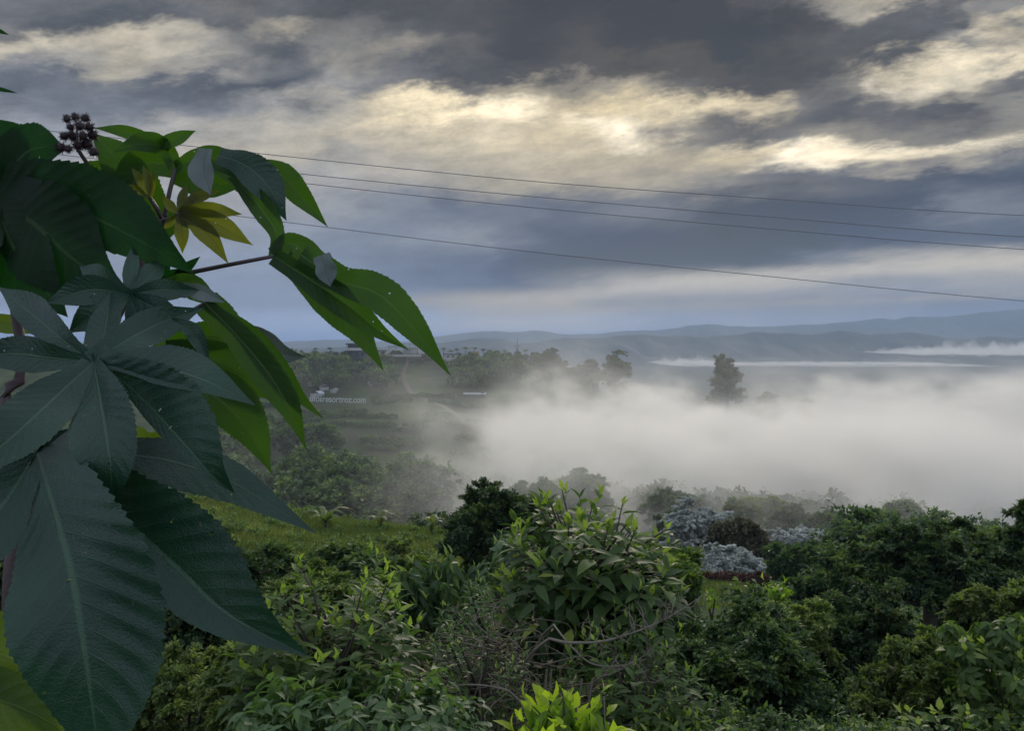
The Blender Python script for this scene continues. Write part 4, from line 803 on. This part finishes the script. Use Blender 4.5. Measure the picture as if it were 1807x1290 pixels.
# trees whose tops rise out of the fog
def fogtree(label, px, a, b_, d, ww, **k):
    return plant('tall_tree', label, 'tree', px, a, b_, d, ww, 'small', 'dark', group='tall trees rising from the fog', nl=k.pop('nl', 40), lr=k.pop('lr', .26), per=260, leaf=1.0, trunk=.45, **k)
fogtree('tall pointed tree standing alone above the fog', 1281, 630, 780, 240, 48, top=.1, nl=34, lr=.26, cone=True, seed=2)
fogtree('broad round-topped tree, largest beside the ridge end', 1087, 620, 694, 300, 44, nl=26, seed=3)
fogtree('smaller round tree left of the broad round-topped one', 1042, 636, 690, 305, 26, nl=20, seed=4)
fogtree('dark conical tree at the end of the village ridge', 970, 617, 676, 330, 32, lr=.3, cone=True, seed=5)
fogtree('faint ghostly tree right of the pointed tree, almost lost in fog', 1350, 694, 800, 244, 44, seed=6)
fogtree('very faint tree deep in the fog', 1425, 706, 800, 246, 40, seed=7)

# ------------------------------------------------------------------ village ridge
for n_, c in (('slate', (.05, .055, .065)), ('render', (.36, .36, .34)), ('pale', (.36, .37, .36)), ('terracotta', (.16, .085, .06)), ('glassdark', (.02, .025, .03)), ('sheet', (.42, .45, .48)), ('letter', (.42, .43, .41)), ('concrete', (.26, .26, .25)), ('earth', (.085, .064, .048)), ('metal', (.12, .12, .13))):
    MAT[n_] = simple(n_, c, .35 if n_ == 'glassdark' else .8, .12, .6)
def Q(px, d): x = (px-CX)/F*d; return np.array([x, d, gz(x, d)])
def part(mb, name, mat, parent): return mb.build(name, MAT[mat], parent)
def house(label, px, d, wpx, h, mat='render', roof='terracotta', flat=False, name='house', py=None, rz=0.0, nwin=3, group=None):
    b0 = Q(px, d); w_ = wpx/F*d; dp = max(5, w_*.6)
    if py is not None: b0[2] = P(px, py, d)[2]
    e = empty(name, b0, label, 'house', group); e.rotation_euler = (0, 0, rz)
    mb = MB(); mb.box((0, 0, h/2-.8), (w_, dp, h+1.6)); part(mb, 'wall', mat, e)
    mb = MB()
    if flat: mb.box((0, -.4, h+.15), (w_*1.12, dp*1.2, .3))
    else:
        a = w_/2+.4; b_ = dp/2+.4; rh = w_*.16+.5
        mb.add([[-a, -b_, h], [a, -b_, h], [a, b_, h], [-a, b_, h], [-a, 0, h+rh], [a, 0, h+rh]], [[0, 4, 3], [1, 2, 5]], [[0, 1, 5, 4], [2, 3, 4, 5], [0, 3, 2, 1]])
    part(mb, 'roof', roof, e)
    for k in range(nwin):
        x = (-.5+(k+.5)/nwin)*w_*.86
        mb = MB(); mb.box((x, -dp/2-.03, h*.55), (w_/nwin*.38, .06, h*.3)); part(mb, 'window', 'glassdark', e)
    mb = MB(); mb.box((w_*.40, -dp/2-.04, 1.0), (.9, .08, 2.0)); part(mb, 'door', 'slate', e)
    return e
def dep(px, py, a=200, b_=372):
    ds = np.linspace(a, b_, 400); pz = HY-ground((px-CX)/F*ds, ds)*F/ds; k = np.where(pz <= py)[0]
    return float(ds[k[0]]) if len(k) else b_
# two-storey lodge
b0 = Q(633, 362); b0[2] = P(0, 629, 362)[2]; e = empty('lodge', b0, 'dark two-storey lodge with a flat overhanging roof at the left of the ridge', 'building')
mb = MB(); mb.box((0, 0, .3), (8.6, 7, 4.0)); part(mb, 'lower_storey', 'slate', e)
mb = MB(); mb.box((0, 0, 4.0), (7.6, 6, 1.5)); part(mb, 'upper_storey', 'glassdark', e)
mb = MB(); mb.box((0, -.6, 2.55), (9.6, 8.4, .35)); mb.box((0, -4.4, 3.05), (9.2, .08, .7)); part(mb, 'balcony', 'pale', e)
mb = MB(); mb.box((0, -.3, 5.0), (9.0, 8.0, .5)); part(mb, 'roof', 'slate', e)
for s_ in (-1, 1):
    mb = MB(); mb.tube([[s_*4, -4, -1], [s_*4, -4, 2], [s_*4, -4, 4.8]], .13, .13, 8); part(mb, 'post', 'metal', e)
for k in (-2, 0, 2):
    mb = MB(); mb.box((k*1.2, -3.53, .9), (1.3, .06, 1.2)); part(mb, 'window', 'glassdark', e)
# open pavilion
b0 = Q(713, 362); b0[2] = P(0, 629, 362)[2]; e = empty('pavilion', b0, 'open hilltop pavilion with a thin flat roof on posts above the road', 'building')
mb = MB(); mb.box((0, 0, .2), (13, 7, .9)); part(mb, 'deck', 'concrete', e)
mb = MB(); mb.box((-2.6, 0, 4.0), (7, 7, .22)); mb.box((2.6, .3, 5.1), (8, 7, .25)); part(mb, 'roof', 'slate', e)
for x in (-5.6, -3, 0, 2.6, 5.6):
    mb = MB(); mb.tube([[x, -3, 0], [x, -3, 2], [x, -3, 3.9 if x < 0 else 5.0]], .12, .12, 8); part(mb, 'post', 'metal', e)
mb = MB(); mb.box((2.8, 1.6, 2.0), (6, 2.4, 2.9)); part(mb, 'wall', 'render', e)
mb = MB(); mb.box((0, -3.4, 1.15), (12.6, .06, .08)); [mb.box((x, -3.4, .9), (.06, .06, .6)) for x in np.linspace(-6.2, 6.2, 14)]; part(mb, 'railing', 'metal', e)
G_ = 'houses along the village ridge'
house('long low house with pale walls between the lodge and the pavilion', 668, 364, 26, 2.3, 'pale', 'slate', True, py=629, group=G_)
house('small pale house at the left end of the ridge', 520, 364, 22, 2.4, 'render', 'terracotta', py=640, group=G_)
house('white house right of the leftmost one on the ridge', 548, 368, 18, 2.6, 'pale', 'slate', py=639, nwin=2, group=G_)
house('grey house nearest the left side of the lodge', 585, 368, 20, 2.4, 'render', 'slate', py=636, nwin=2, group=G_)
house('low white house among the palms right of the pavilion', 800, 366, 30, 2.0, 'pale', 'slate', True, py=634, group=G_)
house('small cottage with pink gable between the palms', 836, 364, 14, 2.2, 'pale', 'terracotta', py=634, nwin=2, group=G_)
house('low pale house at the foot of the conical tree', 985, 352, 24, 1.8, 'pale', 'slate', True, py=664, nwin=2, group=G_)
house('white house under the broad round-topped tree', 1066, 303, 17, 2.0, 'render', 'slate', py=682, nwin=2, group=G_)
house('long white-roofed shed on the slope at the edge of the fog', 838, dep(838, 700), 36, 1.1, 'slate', 'sheet', True, py=701, name='shed')
# plastic-covered sheds on the terraces
for k, (px, py, d, ww, lb) in enumerate([(552, 676, 318, 12, 'small blue-white shed highest of the left terrace cluster'), (572, 684, 314, 16, 'pale shed in the middle of the left terrace cluster'), (560, 695, 308, 18, 'widest pale shed nearest above the sign'), (590, 688, 312, 10, 'tiny pale shed at the right of the left terrace cluster'),
   (655, 676, 318, 10, 'left small white shed beside the road terraces'), (668, 672, 320, 12, 'bright white shed beside the road terraces'), (680, 666, 324, 8, 'small white shed nearest the dark cutting')]):
    d = dep(px, py+4); b0 = P(px, py, d); b0[2] = gz(b0[0], d)+.2; w_ = ww/F*d; e = empty('tunnel_shed', b0, lb, 'shed', 'sheds on the hillside terraces'); e.rotation_euler = (0, 0, .3*math.sin(k*2))
    a = np.linspace(0, math.pi, 9); mb = MB(); Vv = np.concatenate([np.stack([np.cos(a)*w_/2, np.full(9, y), np.sin(a)*w_*.28+.5], 1) for y in (-2, 2)]); i8 = np.arange(8)
    mb.add(Vv, None, np.stack([i8, i8+1, i8+10, i8+9], 1)); part(mb, 'roof', 'sheet', e); mb = MB(); mb.box((0, 0, -.15), (w_*.94, 3.8, 1.6)); part(mb, 'wall', 'concrete', e)
# palms
G_ = 'palms on the village ridge'; kk = 0; pal = None
for px, h, s_ in [(531, 3.4, .8), (556, 4.4, .8), (583, 4.6, .8), (783, 4.6, 1.1), (796, 3.6, .9), (806, 4.4, 1), (822, 4.9, 1.15), (838, 4.8, 1.1), (853, 4.0, 1), (864, 3.6, .9), (891, 3.5, .8), (928, 3.8, 1)]:
    b0 = Q(px, 366); b0[2] = P(px, 632, 366)[2]-.3
    nm = {531: 'leftmost small palm, above the terrace cluster', 556: 'slim palm between the ridge houses on the left', 583: 'dark palm nearest left of the lodge', 783: 'bushy palm nearest right of the pavilion', 796: 'short palm second right of the pavilion', 806: 'leaning palm left of the palm pair', 822: 'full-headed palm, left of the tallest pair', 838: 'full-headed palm above the pink gable', 853: 'slim palm right of the pink gable', 864: 'short palm before the bright glint', 891: 'short palm between the glint and the mast', 928: 'dark palm just right of the mast'}[px]
    e = empty('palm_tree', b0, nm, 'palm', G_); e.scale = (s_, s_, 1); e.rotation_euler = (0, 0, px*.7)
    r = np.random.default_rng(px); mb = MB(); mb.tube(curve([[0, 0, -1], [.1, 0, h*.5], [r.uniform(-.3, .3), 0, h*.85]], 6), .16, .10, 6); top_ = mb.V[0][-1]; part(mb, 'trunk', 'bark', e)
    mb = MB()
    for j in range(13):
        a = j*2.4; L = r.uniform(1.1, 1.6); el = r.uniform(.1, 1.2); c = curve([top_, top_+[math.cos(a)*L*.5, math.sin(a)*L*.5, math.sin(el)*.9], top_+[math.cos(a)*L, math.sin(a)*L, math.sin(el)*.7-.4]], 6)
        sd_ = np.array([-math.sin(a), math.cos(a), 0.]); wd = np.array([.1, .3, .34, .28, .18, .02]); Vv = np.concatenate([c+sd_*wd[:, None]-[0, 0, .12], c, c-sd_*wd[:, None]-[0, 0, .12]]); i5 = np.arange(5)
        mb.add(Vv, None, np.concatenate([np.stack([i5, i5+1, i5+7, i5+6], 1), np.stack([i5+6, i5+7, i5+13, i5+12], 1)]), r.random())
    mb.build('crown', MAT['dark'], e)
# mast
b0 = Q(913, 362); b0[2] = P(0, 634, 362)[2]; e = empty('antenna_mast', b0, 'thin antenna mast with short cross arms on the ridge', 'mast')
mb = MB(); mb.tube([[0, 0, -1], [0, 0, 4], [0, 0, 8.6]], .18, .07, 6); part(mb, 'pole', 'metal', e)
for z_, L in ((5.2, 1.5), (4.4, .9)):
    mb = MB(); mb.tube([[-L, 0, z_+.3], [0, 0, z_], [L, 0, z_+.3]], .1, .1, 5); part(mb, 'cross_arm', 'metal', e)
mb = MB(); mb.tube([[0, 0, 3.4], [0, 0, 3.8], [0, 0, 4.2]], .42, .42, 8); part(mb, 'antenna_drum', 'metal', e)
# bright glint on the ridge, imitated by an added glowing globe and pole
b0 = Q(877, 360); b0[2] = P(0, 634, 360)[2]; e = empty('ridge_glint', b0, 'tiny bright glint, made as a glowing globe, on the ridge left of the mast', 'glint')
mb = MB(); mb.tube([[0, 0, -1], [0, 0, .5], [0, 0, 1.1]], .06, .05, 6); part(mb, 'pole', 'metal', e)
ml, t, out = pmat('glint_glow'); em = N(t, 'ShaderNodeEmission'); em.inputs[0].default_value = (.85, 1, .8, 1); em.inputs[1].default_value = 6; t.links.new(em.outputs[0], out.inputs[0]); MAT['glow'] = ml
mb = MB(); th = np.linspace(0.02, math.pi-.02, 7); Vv = np.array([[math.sin(a)*math.cos(k), math.sin(a)*math.sin(k), math.cos(a)] for a in th for k in np.arange(8)*math.pi/4])*.34+[0, 0, 1.3]; ii = np.arange(56).reshape(7, 8)
mb.add(Vv, None, np.stack([ii[:-1], ii[1:], np.roll(ii[1:], -1, 1), np.roll(ii[:-1], -1, 1)], -1).reshape(-1, 4)); part(mb, 'globe', 'glow', e)
# sign: raised letters on a frame
SD = dep(596, 716); sx = P(596, 706, SD); g = gz(sx[0], SD)
se = empty('letter_sign', (sx[0], SD, g), 'long row of pale letters standing on the hillside', 'sign')
tcu = bpy.data.curves.new('lettering', 'FONT'); tcu.body = '#fosresortroz.com'; tcu.size = 2.9; tcu.extrude = .08; tcu.align_x = 'CENTER'; tcu.offset = .03
tob = bpy.data.objects.new('lettering', tcu); COL.objects.link(tob); bpy.context.view_layer.update()
wd = tob.dimensions[0]; tme = bpy.data.meshes.new_from_object(tob); bpy.data.objects.remove(tob)
tme.materials.clear(); tme.materials.append(MAT['letter']); lo = bpy.data.objects.new('lettering', tme); COL.objects.link(lo); lo.parent = se
lo.rotation_euler = (math.radians(90), math.radians(1.5), 0); sc1 = (100/F*SD)/wd; lo.scale = (sc1, 1, 1); lo.location = (0, -.15, sx[2]-g-.7)
mb = MB(); L = 100/F*SD/2+.4
for z_ in (-1.2, ): mb.box((0, 0, sx[2]-g+z_), (2*L, .08, .08))
part(mb, 'frame', 'metal', se)
for x in np.linspace(-L, L, 6):
    mb = MB(); zt = sx[2]-g+.2; mb.box((x, .06, zt/2-.5), (.12, .12, zt+1.0)); part(mb, 'post', 'metal', se)
# road down from the pavilion
def strip(name, pts, w0, mat, off=.25, kind='structure'):
    cpx = curve([(p[0], p[1], 0) for p in pts], 60); Vv = []
    wds = np.interp(np.linspace(0, 1, 60), np.linspace(0, 1, len(w0)), w0)
    for i in range(60):
        px, d = cpx[i][0], cpx[i][1]; x = (px-CX)/F*d
        for s_ in np.linspace(-1, 1, 5): xx = x+s_*wds[i]/2; Vv.append([xx, d, gz(xx, d)+off])
    ii = np.arange(300).reshape(60, 5); f = np.stack([ii[:-1, :-1], ii[:-1, 1:], ii[1:, 1:], ii[1:, :-1]], -1).reshape(-1, 4)
    return tag(mesh(name, Vv, [f], MAT[mat], smooth=True), kind=kind)
strip('dirt_road', [(722, 368), (716, 350), (712, 335), (714, 322), (724, 308), (745, 292), (775, 276), (810, 262), (850, 246)], (1.4, 1.5, 1.8, 2.2, 2.4, 2.4, 2.4), 'earth')
# ------------------------------------------------------------------ power lines
MAT['wire'] = simple('wire', (.13, .13, .14), .6, .1)
for pts, r0, lb in [([(-700, 150), (100, 232), (340, 258), (900, 316), (1350, 350), (1807, 380), (2700, 415)], .0085, 'uppermost power line crossing the sky'),
   ([(-700, 165), (100, 255), (480, 301), (900, 343), (1350, 382), (1807, 418), (2700, 470)], .0085, 'second power line from the top, upper of the close pair'),
   ([(-700, 180), (100, 272), (500, 319), (900, 362), (1350, 403), (1807, 440), (2700, 495)], .0085, 'third power line from the top, lower of the close pair'),
   ([(-700, 250), (100, 340), (450, 385), (900, 440), (1350, 487), (1807, 531), (2700, 600)], .008, 'lowest power line, crossing just above the pale cloud band')]:
    c = curve([P(p[0], p[1], 22) for p in pts], 120); tb = MB(); tb.tube(c, r0, r0, 6)
    tag(tb.build('power_line', MAT['wire'], smooth=True), lb, 'power line', 'power lines crossing the sky')

# ------------------------------------------------------------------ low clouds, fog and haze
def volmat(name, col, dens, g):
    m = bpy.data.materials.new(name); m.use_nodes = True; t = m.node_tree; t.nodes.clear(); out = N(t, 'ShaderNodeOutputMaterial')
    p = N(t, 'ShaderNodeVolumePrincipled'); p.inputs['Color'].default_value = (*col, 1); p.inputs['Anisotropy'].default_value = g
    if isinstance(dens, (int, float)): p.inputs['Density'].default_value = dens
    t.links.new(p.outputs[0], out.inputs['Volume']); return m, t, p
mcl, _, _ = volmat('low_cloud', (1, .99, .97), .008, .3)
def lowcloud(label, pxa, pxb, pyt, pyb, d, seed, dep=160, lump=1.0):
    nx, ny = 120, 20; r = np.random.default_rng(seed); xs = np.linspace((pxa-CX)/F*d, (pxb-CX)/F*d, nx); yy = np.linspace(-dep, dep, ny)
    top_ = -(pyt-HY)/F*d; bot = -(pyb-HY)/F*d; Xg, Yg = np.meshgrid(xs, yy); tt = np.linspace(0, 1, nx)
    env = (np.sin(np.clip(tt, 0, 1)*math.pi)**.35)[None]*(np.cos(yy/dep*math.pi/2)[:, None]**.5)
    nz = fbm(Xg/14, Yg/20, 5, seed); mid = bot+(top_-bot)*.25
    Zt = mid+(top_-mid)*env*(.1+lump*3.6*np.clip(nz-.25, 0, 1)**1.5); Zb = mid-(mid-bot)*env*(.1+3.0*np.clip(fbm(Xg/26, Yg/30, 4, seed+40)-.3, 0, 1))
    V = np.concatenate([np.stack([Xg, Yg+d, Zt], -1).reshape(-1, 3), np.stack([Xg, Yg+d, Zb-.01], -1).reshape(-1, 3)])
    a = np.arange(nx*ny).reshape(ny, nx); b_ = a+nx*ny
    f = [np.stack([a[:-1, :-1], a[:-1, 1:], a[1:, 1:], a[1:, :-1]], -1).reshape(-1, 4), np.stack([b_[:-1, :-1], b_[1:, :-1], b_[1:, 1:], b_[:-1, 1:]], -1).reshape(-1, 4)]
    for A_, B_ in ((a[0], b_[0]), (b_[-1], a[-1]), (b_[:, 0], a[:, 0]), (a[:, -1], b_[:, -1])): f.append(np.stack([A_[:-1], B_[:-1], B_[1:], A_[1:]], -1))
    tag(mesh('low_cloud', V, [np.concatenate(f)], mcl), label, 'cloud', None, 'stuff')
lowcloud('bright low cloud bank over the valley at the right edge', 1560, 2500, 604, 629, 1900, 3, lump=1.3)
lowcloud('thin low cloud sliver left of the pointed tree', 1160, 1290, 630, 646, 1700, 4)
lowcloud('thin low cloud strip across the valley', 1290, 1700, 637, 645, 1600, 5, lump=.9)
lowcloud('pale mist lying behind the village palms', 430, 1010, 612, 660, 1100, 6, lump=.3)

FOG = dict(x0=-75, x1=175, y0=54, y1=262, z0=-50, z1=4)
mf, t, p = volmat('fog', (1, .985, .955), None, .5)
tcx = N(t, 'ShaderNodeTexCoord'); sp = N(t, 'ShaderNodeSeparateXYZ'); t.links.new(tcx.outputs['Object'], sp.inputs[0])
def vn(scale, det, mp, ro=.55):
    n = N(t, 'ShaderNodeTexNoise'); q = N(t, 'ShaderNodeMapping'); q.inputs['Scale'].default_value = mp; t.links.new(tcx.outputs['Object'], q.inputs[0]); t.links.new(q.outputs[0], n.inputs['Vector'])
    n.inputs['Scale'].default_value = scale; n.inputs['Detail'].default_value = det; n.inputs['Roughness'].default_value = ro; return n
n1 = vn(.022, 5, (1, .7, 1.6), .6); n1s = N(t, 'ShaderNodeSeparateColor'); t.links.new(n1.outputs['Color'], n1s.inputs[0])
n2 = vn(.06, 5, (1, .6, 1.5), .62)
def sm(v, a, b_, lo=0.0, hi=1.0):
    q = N(t, 'ShaderNodeMapRange'); q.interpolation_type = 'SMOOTHSTEP'
    for k, x in (('From Min', a), ('From Max', b_), ('To Min', lo), ('To Max', hi)): q.inputs[k].default_value = x
    t.links.new(v, q.inputs['Value']); return q.outputs[0]
wx = M(t, 'MULTIPLY', M(t, 'SUBTRACT', n1s.outputs[0], .5), 95); wz = M(t, 'MULTIPLY', M(t, 'SUBTRACT', n1s.outputs[1], .5), 46)
xx = M(t, 'ADD', sp.outputs[0], wx); zz = M(t, 'ADD', sp.outputs[2], wz)
zb = M(t, 'ADD', zz, M(t, 'MULTIPLY', sp.outputs[0], .06))
core = M(t, 'MULTIPLY', sm(xx, -22, 36), M(t, 'MULTIPLY', sm(zz, -8, -20), sm(zb, -35, -17)))
core = M(t, 'MULTIPLY', core, M(t, 'MULTIPLY', sm(sp.outputs[1], 84, 118), sm(sp.outputs[1], 255, 215)))
n3 = vn(.16, 4, (1, .5, 1.8), .6)
tex = M(t, 'MULTIPLY', sm(n2.outputs[0], .36, .64, .04, 1.6), sm(n3.outputs[0], .30, .62, .35, 1.25))
dens = M(t, 'MULTIPLY', M(t, 'MULTIPLY', core, tex), .085)
thin = M(t, 'MULTIPLY', M(t, 'MULTIPLY', sm(zz, 6, -10), sm(n2.outputs[0], .40, .75, .1, 1)), .0022)
thin = M(t, 'MULTIPLY', thin, sm(sp.outputs[0], -25, 15, .7, 2.6))
thin = M(t, 'MULTIPLY', thin, M(t, 'MULTIPLY', sm(sp.outputs[0], -75, -50), sm(sp.outputs[1], 54, 100)))
t.links.new(M(t, 'ADD', dens, thin), p.inputs['Density'])
mb = MB(); mb.box(((FOG['x0']+FOG['x1'])/2, (FOG['y0']+FOG['y1'])/2, (FOG['z0']+FOG['z1'])/2), (FOG['x1']-FOG['x0'], FOG['y1']-FOG['y0'], FOG['z1']-FOG['z0']))
tag(mb.build('fog_bank', mf), 'thick white fog bank drifting through the valley', 'fog', None, 'stuff')

mh, _, _ = volmat('haze', (.44, .57, .76), SIG, .3)
mb = MB(); mb.box((0, 3650, (HTOP-66)/2), (48000, 7700, HTOP+66)); tag(mb.build('haze', mh), 'thin blue haze over the valley', 'haze', None, 'stuff')
